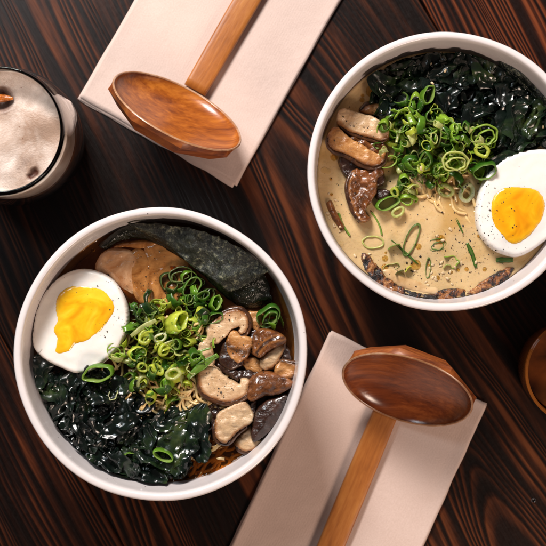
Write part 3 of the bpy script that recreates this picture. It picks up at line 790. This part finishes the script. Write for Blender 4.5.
wakame([(38, 360), (55, 372), (80, 378), (100, 376), (125, 385), (150, 405), (172, 412), (190, 418), (196, 440), (180, 462), (165, 474), (140, 476), (112, 470), (80, 450), (55, 425), (40, 395)],
       125, 76, 89, 'heap of glossy dark green wakame filling the lower left of the left bowl', 4, cL, 121 * sL,
       big=[(176, 440, 46, 34, R(60), 88), (120, 425, 40, 16, R(30), 92), (170, 466, 30, 14, R(10), 84)])
wakame([(372, 92), (378, 74), (400, 60), (440, 52), (480, 56), (515, 74), (545, 92), (560, 125), (556, 146), (535, 146), (512, 152), (492, 160), (480, 150), (466, 134), (440, 124), (412, 116), (394, 118)],
       150, 76, 89, 'heap of glossy black green wakame along the upper wall of the right bowl', 9, cR, 119 * sR,
       big=[(500, 160, 34, 12, R(35), 90), (450, 75, 40, 16, R(-15), 91), (505, 118, 44, 20, R(50), 91)])

# ------------------------------------------------------------------ NOODLES
def noodles(spots, label, seed, hlo, hhi, rad=1.7):
    rnd = random.Random(seed); V, F = [], []
    c0 = P(spots[0][0], spots[0][1], hlo)
    for (x, y, ang, L) in spots:
        c = P(x, y, rnd.uniform(hlo, hhi)); n = 22; pts = []
        a = ang + rnd.uniform(-.3, .3); p = c - Vector((math.cos(a), math.sin(a), 0)) * L / 2
        wv = rnd.uniform(.10, .22); ph = rnd.uniform(0, 6)
        for i in range(n):
            aa = a + .65 * math.sin(i * wv * L / 22 + ph)
            p = p + Vector((math.cos(aa), math.sin(aa), 0)) * (L / n); pts.append(p + Vector((0, 0, 1.3 * math.sin(i * .35 + ph))))
        vs, fs = tube('', pts, rad * rnd.uniform(.85, 1.1), None, segs=7, origin=c0, only=True)
        b = len(V); V += vs; F += [tuple(q + b for q in f) for f in fs]
    o = link('noodles', mesh('noodles', V, F), M['noodle'], None, c0 * S)
    tag(o, label, 'noodles', None, 'stuff'); return o
rnd = random.Random(5)
sp = [(rnd.uniform(120, 205), rnd.uniform(330, 415), rnd.uniform(0, 3.14), rnd.uniform(34, 66)) for _ in range(95)]
sp += [(rnd.uniform(184, 205), rnd.uniform(385, 440), rnd.uniform(-1.5, -.7), rnd.uniform(28, 40)) for _ in range(22)]
noodles(sp, 'tangle of thin yellow noodles showing beside the scallions in the left bowl', 1, 76, 84, 1.35)
noodles([(rnd.uniform(190, 240), rnd.uniform(440, 474), R(rnd.uniform(10, 50)), rnd.uniform(28, 45)) for _ in range(26)], 'thin noodles sunk in the amber broth near the lower wall', 2, 71.5, 74.2, 1.7)
sp = [(rnd.uniform(415, 465), rnd.uniform(150, 205), rnd.uniform(-2, 0), rnd.uniform(24, 40)) for _ in range(34)] + [(456, 205, R(-50), 34), (462, 212, R(-35), 30)]
noodles(sp, 'pale noodles under the scallion pile in the right bowl', 3, 73.5, 78, 1.5)

# ------------------------------------------------------------------ SCALLIONS
SH = {}
def ring_mesh(kind, seed):
    rnd = random.Random(seed); V, F, I = [], [], []
    def loop(a, b, wall, height, sweep=2 * math.pi, start=0, twist=0, flare=0, rag=.06, z0=0, ox=0, oy=0):
        closed = sweep > 6.2; n = 44 if closed else 32; base = len(V)
        sec = []
        for q in range(8):
            t = 2 * math.pi * q / 8 + math.pi / 8
            cx, cz = math.cos(t), math.sin(t)
            sec.append((math.copysign(min(1, abs(cx) * 1.08), cx), math.copysign(min(1, abs(cz) * 1.08), cz)))
        for i in range(n + (0 if closed else 1)):
            t = start + sweep * i / n
            na = noise.noise(Vector((math.cos(t) * 1.3, math.sin(t) * 1.3, seed * 1.7 + a))) * rag * 3
            r0 = 1 + na
            dirv = Vector((math.cos(t) * a * r0, math.sin(t) * b * r0, 0))
            nrm = Vector((math.cos(t) / a, math.sin(t) / b, 0)).normalized()
            hh = height * (1 + .25 * noise.noise(Vector((math.cos(t) * 2, math.sin(t) * 2, seed + 20))))
            zz = z0 + twist * math.sin(t * 2 + seed) + (0 if closed else twist * (i / n - .5) * 2)
            for cx, cz in sec:
                fl = 1 + flare * cz
                V.append(dirv * fl + nrm * (cx * wall / 2) + Vector((ox, oy, zz + cz * hh / 2))); I.append(0.5 - cx * .5)
        m = 8; rows = n if closed else n
        for i in range(rows):
            i2 = (i + 1) % n if closed else i + 1
            for j in range(m):
                F.append((base + i * m + j, base + i * m + (j + 1) % m, base + i2 * m + (j + 1) % m, base + i2 * m + j))
        if not closed:
            F.append(tuple(base + j for j in range(m))); F.append(tuple(base + n * m + j for j in range(m))[::-1])
    if kind == 'ring': loop(1.0 * 8, 8 * rnd.uniform(.55, .95), 1.35, rnd.uniform(4.5, 7.5), flare=rnd.uniform(-.06, .06), twist=rnd.uniform(0, .8))
    elif kind == 'nested':
        loop(8, 8 * rnd.uniform(.7, .9), 1.3, 5, flare=.03, twist=.7, rag=.08); qa = rnd.uniform(0, 6); loop(5.6, 4.2, 1.2, 5, z0=.8, rag=.13, ox=1.6 * math.cos(qa), oy=1.2 * math.sin(qa), twist=.5, sweep=rnd.choice([6.283, 4.6]), start=qa)
    elif kind == 'thick': loop(6.6, 5.2, 3.4, 4.4, rag=.05)
    elif kind == 'open': loop(8, rnd.uniform(4, 7), 1.2, rnd.uniform(5, 8), sweep=rnd.uniform(3.0, 5.0), start=rnd.uniform(0, 6), twist=rnd.uniform(1, 3), rag=.12)
    elif kind == 'tubeleaf': loop(6, 3.6, 1.3, rnd.uniform(11, 15), flare=rnd.uniform(-.15, .15), twist=.6, rag=.1)
    elif kind == 'strip': loop(16, 9, 2.6, 1.6, sweep=rnd.uniform(1.0, 1.7), start=rnd.uniform(.2, 1), twist=rnd.uniform(.3, 1.2), rag=.03)
    elif kind == 'chip': loop(8, 6, 1.1, rnd.uniform(9, 14), sweep=rnd.uniform(1.6, 2.6), start=0, twist=1.2)
    me = mesh('scallion_' + kind, V, F); setattr_f(me, 'inner', I); me.materials.append(M['scallion'])
    for p in me.polygons: p.use_smooth = True
    return me
KINDS = ['ring', 'ring', 'nested', 'thick', 'open', 'open', 'tubeleaf', 'strip', 'chip']
for i, kd in enumerate(KINDS): SH.setdefault(kd, []).extend(ring_mesh(kd, i * 10 + q) for q in range(5))
GREENS = dict(y=(.54, .59, .07), l=(.30, .47, .04), m=(.14, .30, .022), d=(.045, .15, .012), k=(.014, .050, .010), w=(.72, .72, .55), p=(.54, .55, .23))
NM = dict(ring='scallion_ring', nested='scallion_ring', thick='scallion_ring', open='scallion_curl', tubeleaf='scallion_tube', strip='scallion_strip', chip='scallion_chip')
def scallion(px, py, h, kind, size, colr, yaw, tx, ty, label, group, sy=1, sz=1):
    o = bpy.data.objects.new(NM[kind], random.choice(SH[kind])); col.objects.link(o)
    o.location = P(px, py, h) * S; o.rotation_euler = (tx, ty, yaw); s = size / 8 * kk(h)
    o.scale = (s, s * sy, (s * .5 + .5) * sz); c = GREENS[colr]; j = random.uniform(.85, 1.15)
    o.color = (c[0] * j, c[1] * j, c[2] * j, 1)
    tag(o, label, 'scallion', group); return o
cam_w = Vector((0, 0, D * S))
def hit(px, py):
    dg = bpy.context.evaluated_depsgraph_get()
    d = (P(px, py, 0) * S - cam_w).normalized()
    ok, loc, nor, idx, ob, mx = sc.ray_cast(dg, cam_w, d)
    return (loc / S, nor, ob) if ok else (P(px, py, 0), Vector((0, 0, 1)), None)
LP = 'chopped scallion in the heap on the left soy ramen'; RP = 'chopped scallion in the heap on the right creamy ramen'
GLs = 'scallions heaped on the left ramen'; GRs = 'scallions heaped on the right ramen'
def heap(n, poly, ctr, label, group, seed, kinds, cols, hmax):
    rnd = random.Random(seed); cnt = 0
    xs = [p[0] for p in poly]; ys = [p[1] for p in poly]
    sx = max(xs) - min(xs)
    while cnt < n:
        x, y = (rnd.gauss(ctr[0], sx * .25), rnd.gauss(ctr[1], (max(ys) - min(ys)) * .25)) if rnd.random() < .5 else (rnd.uniform(min(xs), max(xs)), rnd.uniform(min(ys), max(ys)))
        if not inpoly(x, y, poly): continue
        if cnt % 12 == 0: bpy.context.view_layer.update()
        hp = hit(x, y)[0].z
        cap = 84 + hmax * max(0, 1 - math.hypot((x - ctr[0]) / sx, (y - ctr[1]) / (max(ys) - min(ys))) * 1.6)
        h = min(hp + rnd.uniform(.5, 2.5), cap + 6)
        kd = rnd.choice(kinds); cl = rnd.choice(cols)
        if kd == 'thick': cl = rnd.choice('yyp')
        scallion(x, y, h, kd, rnd.uniform(4.5, 9), cl, rnd.uniform(0, 6.28), rnd.gauss(0, .6), rnd.gauss(0, .6), label, group)
        cnt += 1
ker = ['ring', 'ring', 'ring', 'open', 'open', 'open', 'nested', 'tubeleaf', 'chip', 'chip', 'chip', 'strip', 'thick']
heap(165, [(112, 345), (128, 322), (150, 312), (168, 296), (196, 300), (210, 318), (208, 345), (200, 370), (185, 392), (172, 410), (152, 406), (140, 392), (120, 380)], (163, 350), LP, GLs, 21, ker, 'yyypllmmdd', 12)
heap(240, [(384, 118), (396, 100), (412, 98), (436, 108), (452, 122), (476, 128), (492, 140), (494, 156), (480, 170), (468, 186), (456, 196), (438, 192), (420, 178), (412, 200), (396, 206), (388, 190), (400, 168), (388, 160), (378, 145)], (430, 145), RP, GRs, 22, ker, 'lllmmmdddyp', 12)
heap(20, [(165, 284), (183, 262), (203, 284), (222, 300), (218, 328), (196, 326), (172, 304)], (193, 298), 'olive scallion piece soaking between the left heap and the nori', 'scallions soaking below the nori', 23, ['ring', 'ring', 'open', 'nested', 'chip'], 'ddkkm', 0)
heap(10, [(128, 300), (150, 296), (158, 312), (140, 322), (130, 316)], (143, 309), 'dark scallion piece soaking below the pork in the left bowl', 'scallions soaking below the pork', 24, ['ring', 'open', 'chip'], 'dkk', 0)
def shred(p0, p1, h, wd, colr, label, group, bend=0, th=1.0):
    a, b = P(*p0, h), P(*p1, h); c = (a + b) / 2; d = b - a; nn = Vector((-d.y, d.x, 0)).normalized(); L = d.length
    vs, fs = [], []; n = 20; sd = random.random() * 50; I = []
    for i in range(n + 1):
        t = i / n; q = a.lerp(b, t) + nn * (bend * math.sin(t * math.pi)) - c
        w_ = wd / 2 * (1 + .3 * noise.noise(Vector((t * 3, sd, 0)))) * (.55 + .45 * math.sin(math.pi * min(.93, max(.07, t))))
        for ox, oz in ((-1, 0), (-.8, .7), (0, .25), (.8, .9), (1, 0), (.6, -.5), (-.6, -.5)):
            vs.append(q + nn * ox * w_ + Vector((0, 0, oz * th + .7 * noise.noise(Vector((t * 4, ox, sd)))))); I.append(.5 if abs(ox) < .3 else 0)
    m = 7
    for i in range(n):
        for j in range(m): x0 = i * m + j; x1 = i * m + (j + 1) % m; fs.append((x0, x1, x1 + m, x0 + m))
    fs += [tuple(range(m))[::-1], tuple(n * m + j for j in range(m))]
    me = mesh('scallion_strip', vs, fs); setattr_f(me, 'inner', I)
    o = link('scallion_strip', me, M['scallion'], None, c * S); g = GREENS[colr]; o.color = (*g, 1); tag(o, label, 'scallion', group)
bpy.context.view_layer.update()
def top(px, py, up=1.2): return hit(px, py)[0].z + up
# single pieces one can point to
SL = 'scallions apart from the heap in the left bowl'; SR_ = 'scallions apart from the heap in the right bowl'
scallion(98, 373, 96, 'ring', 15, 'm', R(10), .25, -.2, 'large open green scallion ring between egg and wakame', SL, .78, 1.4)
scallion(160, 338, top(160, 338, 3), 'thick', 7, 'w', R(20), .1, .1, 'small white scallion ring on top of the left heap', SL, .8)
scallion(173, 374, top(173, 374, 3), 'thick', 8.5, 'p', R(15), -.1, 0, 'thick pale yellow scallion ring at the lower side of the left heap', SL, .85)
scallion(177, 322, top(177, 322, 3), 'tubeleaf', 14, 'y', R(60), .5, .5, 'long pale yellow green scallion tube at the top of the left heap', SL, 1)
shred((188, 378), (218, 355), 97, 7.5, 'm', 'dark green scallion strip lying on the mushrooms', SL, 1.5, 1.4)
scallion(205, 331, top(205, 331, 2), 'ring', 9.5, 'm', R(0), .2, .1, 'thin green scallion ring on the curved mushroom slice', SL, .85)
scallion(217, 343, top(217, 343, 2), 'open', 9, 'l', R(70), .3, .3, 'open scallion loop beside the cupped mushroom', SL, .8)
scallion(214, 317, top(214, 317, 2), 'ring', 10, 'd', R(15), .3, 0, 'dark scallion ring above the curved mushroom slice', SL, .7, 1.5)
scallion(215, 303, 84, 'tubeleaf', 10, 'm', R(80), .3, .2, 'olive scallion tube next to the nori in the left bowl', SL)
scallion(268, 316, 84, 'nested', 12, 'd', R(40), .35, -.3, 'dark green nested scallion ring at the right wall of the left bowl', SL, .9, 1.6)
scallion(277, 323, 84, 'open', 10, 'm', R(140), .4, .3, 'second green scallion loop at the right wall of the left bowl', SL, .9, 1.4)
scallion(181, 275, 80, 'nested', 11, 'k', R(10), .05, 0, 'olive scallion rings soaking in broth beside the pork', SL, .85)
scallion(192, 287, 80, 'ring', 12, 'd', R(50), .1, .1, 'thin dark scallion ring below the nori tip', SL, .9)
scallion(147, 309, 83, 'open', 10, 'k', R(10), .5, .3, 'dark scallion curl right of the egg top', SL, .9, 1.6)
scallion(141, 313, 83, 'strip', 11, 'd', R(250), .1, .1, 'dark scallion strip touching the pork in the left bowl', SL, 1, 2)
shred((131, 336), (156, 320), 97, 5.5, 'p', 'long pale scallion sliver right of the left egg', SL, 1, 1.4)
scallion(163, 455, top(163, 455, 2), 'ring', 10, 'm', R(-25), .2, .1, 'green scallion ring on the wakame in the left bowl', SL, .8, 1.3)
scallion(130, 455, top(130, 455, 1), 'chip', 7, 'm', R(10), .2, .1, 'small green scallion fragment on the left wakame', SL, .6)
scallion(113, 394, top(113, 394, 2), 'open', 6, 'w', R(60), .2, .2, 'tiny white scallion curl under the large open ring', SL, .9)
scallion(484, 136, top(484, 136, 4), 'nested', 13, 'l', R(20), .15, -.1, 'nested scallion rings resting on wakame above the right egg', SR_, .95, 1.3)
scallion(467, 193, top(467, 193, 3), 'thick', 9.5, 'w', R(60), .2, .1, 'white scallion ring beside the right egg', SR_, 1.0)
scallion(388, 162, 84, 'ring', 9, 'l', R(20), .1, 0, 'light green scallion ring left of the right heap', SR_, .9, 1.2)
scallion(455, 162, top(455, 162, 4), 'nested', 13, 'p', R(0), .1, .1, 'pale pepper dusted scallion rings at the centre of the right heap', SR_, .85)
scallion(427, 95, top(427, 95, 3), 'ring', 10, 'm', R(70), .3, .1, 'green scallion loop standing on top of the right heap', SR_, .6, 1.6)
scallion(484, 170, top(484, 170, 3), 'ring', 12, 'd', R(25), .3, -.2, 'dark scallion loop touching the right egg', SR_, .7, 1.8)
scallion(387, 203, 80, 'ring', 12, 'm', R(25), .2, .2, 'green scallion ring floating below the brown mushroom', SR_, .75, 1.3)
scallion(398, 212, 82, 'thick', 7, 'p', R(30), .1, 0, 'small pale scallion ring floating beside the green one', SR_, .85)
hb = HBR
for (x, y, kd, sz, cl, yaw, sy, lb) in [
    (373, 242, 'ring', 10.5, 'p', 0, .9, 'faint pale scallion ring floating in the creamy broth'),
    (411, 240, 'ring', 17, 'd', R(68), .42, 'long narrow green scallion loop in the creamy broth'),
    (437, 245, 'nested', 8.5, 'd', R(10), .8, 'small dark ring with a green centre in the creamy broth'),
    (428, 268, 'ring', 10, 'd', R(85), .36, 'narrow upright oval scallion ring in the creamy broth'),
    (352, 226, 'strip', 11, 'm', R(120), .6, 'thin green scallion arc near the left mushroom'),
    (371, 222, 'strip', 9, 'm', R(-60), .6, 'second thin green arc right of the first in the broth'),
    (394, 249, 'chip', 7, 'm', R(30), .7, 'folded green scallion bit left of the sliver'),
    (448, 262, 'open', 10, 'l', R(10), .8, 'faint yellow green scallion curl in the creamy broth'),
    (447, 272, 'open', 8, 'p', R(90), .7, 'paler scallion curl below the yellow green one'),
    (390, 268, 'open', 9, 'p', R(200), .6, 'faint pale scallion curl near the charred pork'),
    (399, 273, 'chip', 5, 'k', R(30), .5, 'tiny dark green scallion square near the charred pork'),
    (408, 271, 'chip', 5.5, 'y', R(60), .6, 'tiny yellow green scallion square near the charred pork'),]:
    thick = kd in ('strip', 'chip')
    scallion(x, y, hb + (-.1 if thick else -1.3), kd, sz, cl, yaw, .03, -.03, lb, SR_, sy, .75 if not thick else 1.6)

shred((391, 240), (418, 264), hb + .3, 2.0, 'd', 'straight green scallion sliver in the creamy broth', SR_)
shred((467, 243), (476, 268), hb + .5, 4.4, 'd', 'dark green scallion strip left of the right egg', SR_, 1)
shred((496, 260), (513, 260), hb + .8, 5.5, 'd', 'short green scallion piece under the right egg', SR_)
shred((454, 214), (463, 233), hb + .4, 2, 'd', 'thin green shred trailing below the right heap', SR_)
t_ = NT('floating_oil'); M['oil'] = t_.fin((.95, .72, .30), .03, None, Transmission_Weight=1.0, IOR=1.22)
rnd = random.Random(91)
def droplet(x, y, r, z, lb, grp):
    prof = [(r * math.cos(a) if a < 1.5 else .05, r * .34 * math.sin(a)) for a in [i * math.pi / 16 for i in range(9)]]
    me = lathe_mesh('oil_droplet', [(.05, -.5), (r * .98, -.4)] + prof, 28)
    o = link('oil_droplet', me, M['oil'], None, P(x, y, z) * S); tag(o, lb, 'oil droplet', grp)
put = []
while len(put) < 46:
    a = rnd.uniform(0, 6.28); rr = 118 * rnd.uniform(.3, 1) ** .5; x, y = 447 + rr * math.cos(a), 172 + rr * math.sin(a)
    r = min(5.5, 1.1 + rnd.expovariate(.8))
    if x > 548 or any(math.hypot(x - q[0], y - q[1]) < r + q[2] + .6 for q in put): continue
    put.append((x, y, r))
for x, y, r in put + [(372, 91, 6.0), (383, 100, 3), (362, 100, 2.4)]:
    loc, nor, ob = hit(x, y)
    if ob is not None and ob.name == bR.name: droplet(x, y, r, loc.z, 'round oil droplet floating on the creamy broth', 'oil droplets on the creamy broth')
for x, y, r in [(205, 462, 2.5), (214, 470, 1.6), (222, 458, 2), (199, 473, 1.8), (233, 455, 1.5), (58, 300, 0)][:5] + [(93, 250, 1.8), (86, 257, 1.2), (286, 330, 1.4), (281, 338, 1.8), (240, 462, 2.2)]:
    loc, nor, ob = hit(x, y)
    if ob is not None and ob.name == top_soy.name: droplet(x, y, r, loc.z, 'small oil droplet floating on the dark broth', 'oil droplets on the dark broth')
# ------------------------------------------------------------------ GLASSES
def glass_of_beer():
    c = P(-1, 130, 140); c.z = 0
    prof = [(0.5, 0), (52, 0), (56, 3), (60, 20), (64, 60), (62.5, 100), (59, 125), (57.3, 138), (56.3, 140.4), (54.6, 138.4),
            (55.6, 125), (59, 100), (60.5, 60), (56, 22), (50, 12), (.5, 11)]
    q = catmull([Vector((a, b, 0)) for a, b in prof[2:-2]], 4, False)
    pr = [prof[0], prof[1]] + [(v.x, v.y) for v in q] + [prof[-1]]
    g = link('beer_glass', lathe_mesh('beer_glass', pr, 128), M['glass'], None, c * S)
    tag(g, 'clear round glass of dark beer with foam at the left edge', 'glass')
    root = empty('beer', c + Vector((0, 0, 14))); tag(root, 'dark brown beer under pinkish cream foam inside the glass', 'beer')
    bp = [(.5, -1), (46, -1), (52, 5), (55.4, 20), (59.2, 46), (58.9, 66), (58.6, 76), (.5, 76)]
    link('ale', lathe_mesh('ale', bp, 96), M['beer'], root)
    # foam: thick disc with a bumpy top and pits
    vs, fs, th = [], [], []; nr, ns = 60, 120
    pits = [(P(34, 172, 122) - c, 5.0, 3.2), (P(1, 99, 122) - c, 12, 7), (P(30, 176, 122) - c, 3.5, 2.5)]
    for i in range(nr + 1):
        rr = 55.8 * i / nr
        for j in range(ns):
            a = 2 * math.pi * j / ns; x, y = rr * math.cos(a), rr * math.sin(a); z = 106 + noise.noise(Vector((x * .05, y * .05, 2))) * 2.4; tt = 0
            for pp, pr_, pd in pits:
                d = math.hypot(x - pp.x, y - pp.y) / pr_; w = max(0, 1 - d * d) if d < 1 else 0
                z -= pd * w * 1.2; tt = max(tt, 1.15 * math.exp(-(d * 1.05) ** 2))
            tt = max(tt, .30 * math.exp(-((math.hypot(x - pits[0][0].x + 8, y - pits[0][0].y - 6)) / 20) ** 2), .27 * math.exp(-((math.hypot(x - pits[1][0].x - 12, y - pits[1][0].y + 8)) / 14) ** 2))
            z += 1.5 * max(0, 1 - (55.8 - rr) / 5) ** 2
            vs.append(Vector((x, y, z))); th.append(tt)
    for i in range(nr):
        for j in range(ns):
            a = i * ns + j; b = i * ns + (j + 1) % ns; fs.append((a, a + ns, b + ns, b))
    for z, r in ((98, 56.6), (90, 57.8), (76.3, 58.5)):
        base = len(vs)
        for j in range(ns):
            a = 2 * math.pi * j / ns; vs.append(Vector((r * math.cos(a), r * math.sin(a), z + (1.5 * noise.noise(Vector((math.cos(a) * 3, math.sin(a) * 3, 0))) if z < 80 else 0)))); th.append(0)
        for j in range(ns): fs.append((base - ns + j, base + j, base + (j + 1) % ns, base - ns + (j + 1) % ns))
    me = mesh('foam', vs, fs); setattr_f(me, 'thin', th); link('foam', me, M['foam'], root)
    # amber peel showing in the larger pit
    pc = P(2, 99, 121); n = 14
    pts = [pc + Vector((-14 + 24 * i / (n - 1), -3 + 4 * math.sin(i / n * 2.4), 1.2 * math.sin(i * .5))) for i in range(n)]
    o = tube('orange_peel', pts, lambda t: 3.6 * math.sin(math.pi * min(.97, max(.06, t))) ** .5, M['citrus'], None, 10, .6)
    tag(o, 'amber orange curl of peel sunk in a gap in the foam', 'garnish')
glass_of_beer()
def tumbler():
    c = P(577, 372, 70); c.z = 0
    prof = [(0.5, 0), (40, 0), (44, 3), (46.5, 30), (49.4, 68), (49.0, 70.6), (47.4, 71), (46.2, 69), (44, 40), (41, 16), (36, 11), (.5, 10)]
    q = catmull([Vector((a, b, 0)) for a, b in prof[2:-2]], 4, False)
    g = link('tumbler', lathe_mesh('tumbler', [prof[0], prof[1]] + [(v.x, v.y) for v in q] + [prof[-1]], 96), M['amber_glass'], None, c * S)
    tag(g, 'amber glass tumbler cut off by the right edge', 'glass')
    t = link('tea', lathe_mesh('tea', [(.5, 10.6), (35, 10.8), (40, 17), (42.8, 38), (42.9, 44), (41.5, 43.2), (.5, 43)], 96), M['tea'], None, c * S)
    tag(t, 'dark tea inside the amber tumbler', 'tea')
tumbler()
def drop(px, py, r, label):
    c = P(px, py, 0); vs = lathe_mesh('water_drop', [(.2, .1), (r, .1), (r * .96, r * .28), (r * .7, r * .55), (r * .35, r * .68), (.1, r * .72)], 24)
    o = link('water_drop', vs, M['water'], None, Vector((c.x, c.y, 0)) * S); tag(o, label, 'drop', 'drops on the table')
drop(524.5, 377, 2.4, 'drop of water beside the amber tumbler'); drop(533.5, 500.5, 2.4, 'drop of water on the wood near the bottom right corner')

# ------------------------------------------------------------------ SESAME, PEPPER
bpy.context.view_layer.update()
rnd = random.Random(77)
bm = bmesh.new(); bmesh.ops.create_icosphere(bm, subdivisions=2, radius=1)
for v in bm.verts: v.co = Vector((v.co.x * 2.1 * (1 - .22 * v.co.x), v.co.y * 1.25, v.co.z * .8)) * S
sm_ = bpy.data.meshes.new('sesame_seed'); bm.to_mesh(sm_); bm.free(); sm_.materials.append(M['sesame'])
for p in sm_.polygons: p.use_smooth = True
seeds = [(328, 213.5), (340.5, 231), (334, 227), (340, 227), (355, 256), (369, 254), (364, 258), (415, 271), (442, 262), (441, 266), (455, 267), (436, 280), (443, 273), (428, 285), (452, 284), (437, 236), (443, 240), (450, 229), (432, 265), (458, 262), (476, 262),
         (431, 64), (445, 71), (432, 83), (543, 127), (421, 168), (428, 196), (345, 262)]
seeds += [(rnd.uniform(425, 470), rnd.uniform(255, 283)) for _ in range(10)] + [(rnd.uniform(325, 345), rnd.uniform(190, 240)) for _ in range(5)]
for x, y in seeds:
    loc, nor, ob = hit(x, y)
    if ob is None or 'bowl' in ob.name: continue
    o = bpy.data.objects.new('sesame_seed', sm_); col.objects.link(o)
    o.location = (loc + Vector((0, 0, .25))) * S; o.rotation_euler = (rnd.uniform(-.3, .3), rnd.uniform(-.3, .3), rnd.uniform(0, 6.28))
    s = rnd.uniform(.8, 1.1); o.scale = (s, s, s)
    tag(o, 'pale sesame seed sprinkled on the right bowl', 'sesame seed', 'sesame seeds on the right bowl')
def pepper(pts, label):
    V, F = [], []; c0 = None
    for x, y, r in pts:
        loc, nor, ob = hit(x, y)
        if ob is None: continue
        if c0 is None: c0 = loc.copy()
        b = len(V); q = [Vector((rnd.gauss(0, 1), rnd.gauss(0, 1), rnd.gauss(0, 1))).normalized() for _ in range(1)]
        rot = Matrix.Rotation(rnd.uniform(0, 6.28), 3, q[0])
        for d in ((1, 0, 0), (-1, 0, 0), (0, 1, 0), (0, -1, 0), (0, 0, 1), (0, 0, -1)):
            V.append(loc - c0 + (rot @ Vector(d)) * r * rnd.uniform(.6, 1.2))
        for f in ((0, 2, 4), (2, 1, 4), (1, 3, 4), (3, 0, 4), (2, 0, 5), (1, 2, 5), (3, 1, 5), (0, 3, 5)): F.append(tuple(b + i for i in f))
    o = link('ground_pepper', mesh('ground_pepper', V, F), M['pepper'], None, c0 * S, smooth=False)
    tag(o, label, 'pepper', None, 'stuff')
def sprinkle(regs):
    out = []
    for (cx, cy, sx, sy, n) in regs:
        for _ in range(n): out.append((rnd.gauss(cx, sx), rnd.gauss(cy, sy), min(1.5, .28 + rnd.expovariate(3.6))))
    return out
pepper([p for p in sprinkle([(150, 280, 24, 16, 110), (115, 315, 9, 24, 40), (80, 295, 20, 10, 8), (225, 370, 26, 26, 170), (240, 345, 24, 20, 90), (165, 340, 24, 22, 80), (200, 455, 16, 10, 30)]) if math.hypot(p[0] - 161, p[1] - 352) < 126],
       'black pepper specks scattered over the left ramen')
pepper([p for p in sprinkle([(490, 225, 14, 24, 90), (505, 205, 22, 26, 34), (450, 240, 26, 24, 150), (440, 170, 24, 20, 110), (365, 125, 22, 22, 60), (345, 190, 14, 24, 45), (410, 270, 26, 14, 60), (480, 265, 22, 14, 70)]) if math.hypot(p[0] - 446, p[1] - 173) < 122],
       'black pepper specks scattered over the right ramen')

# ------------------------------------------------------------------ LIGHT
w = bpy.data.worlds.new('World'); sc.world = w; w.use_nodes = True
w.node_tree.nodes['Background'].inputs[0].default_value = (.85, .70, .66, 1); w.node_tree.nodes['Background'].inputs[1].default_value = .08
def area(name, loc, target, sx, sy, energy, colr):
    l = bpy.data.lights.new(name, 'AREA'); l.shape = 'RECTANGLE'; l.size = sx * S; l.size_y = sy * S; l.energy = energy; l.color = colr
    o = bpy.data.objects.new(name, l); col.objects.link(o); o.location = Vector(loc) * S
    o.rotation_euler = (Vector(target) - Vector(loc)).to_track_quat('-Z', 'Y').to_euler(); return o
area('window_light', (-480, 1450, 1300), (0, 0, 40), 640, 400, 25.5, (1.0, .94, .89))
area('side_fill', (950, -1500, 1250), (60, -60, 40), 600, 500, 11, (1.0, .77, .62))  # added warm fill that lifts the lower ladle's cup and napkin

area('sheen_fill', (-860, 840, 1450), (-250, 250, 0), 420, 420, 3.0, (.80, .92, 1.0))  # added cool light for the sheen on the table's upper left corner

# ------------------------------------------------------------------ CAMERA
cd = bpy.data.cameras.new('camera'); cam = bpy.data.objects.new('camera', cd); col.objects.link(cam)
cam.location = (0, 0, D * S); cam.rotation_euler = (0, 0, 0)
cd.sensor_width = 36; cd.lens = 36 * D / 546.0
cd.clip_start = .01; cd.clip_end = 50
cd.dof.use_dof = True; cd.dof.focus_distance = (D - 85) * S; cd.dof.aperture_fstop = 9
sc.camera = cam
sc.view_settings.view_transform = 'Standard'; sc.view_settings.look = 'None'; sc.view_settings.exposure = 0; sc.view_settings.gamma = 1
sc.render.engine = 'CYCLES'
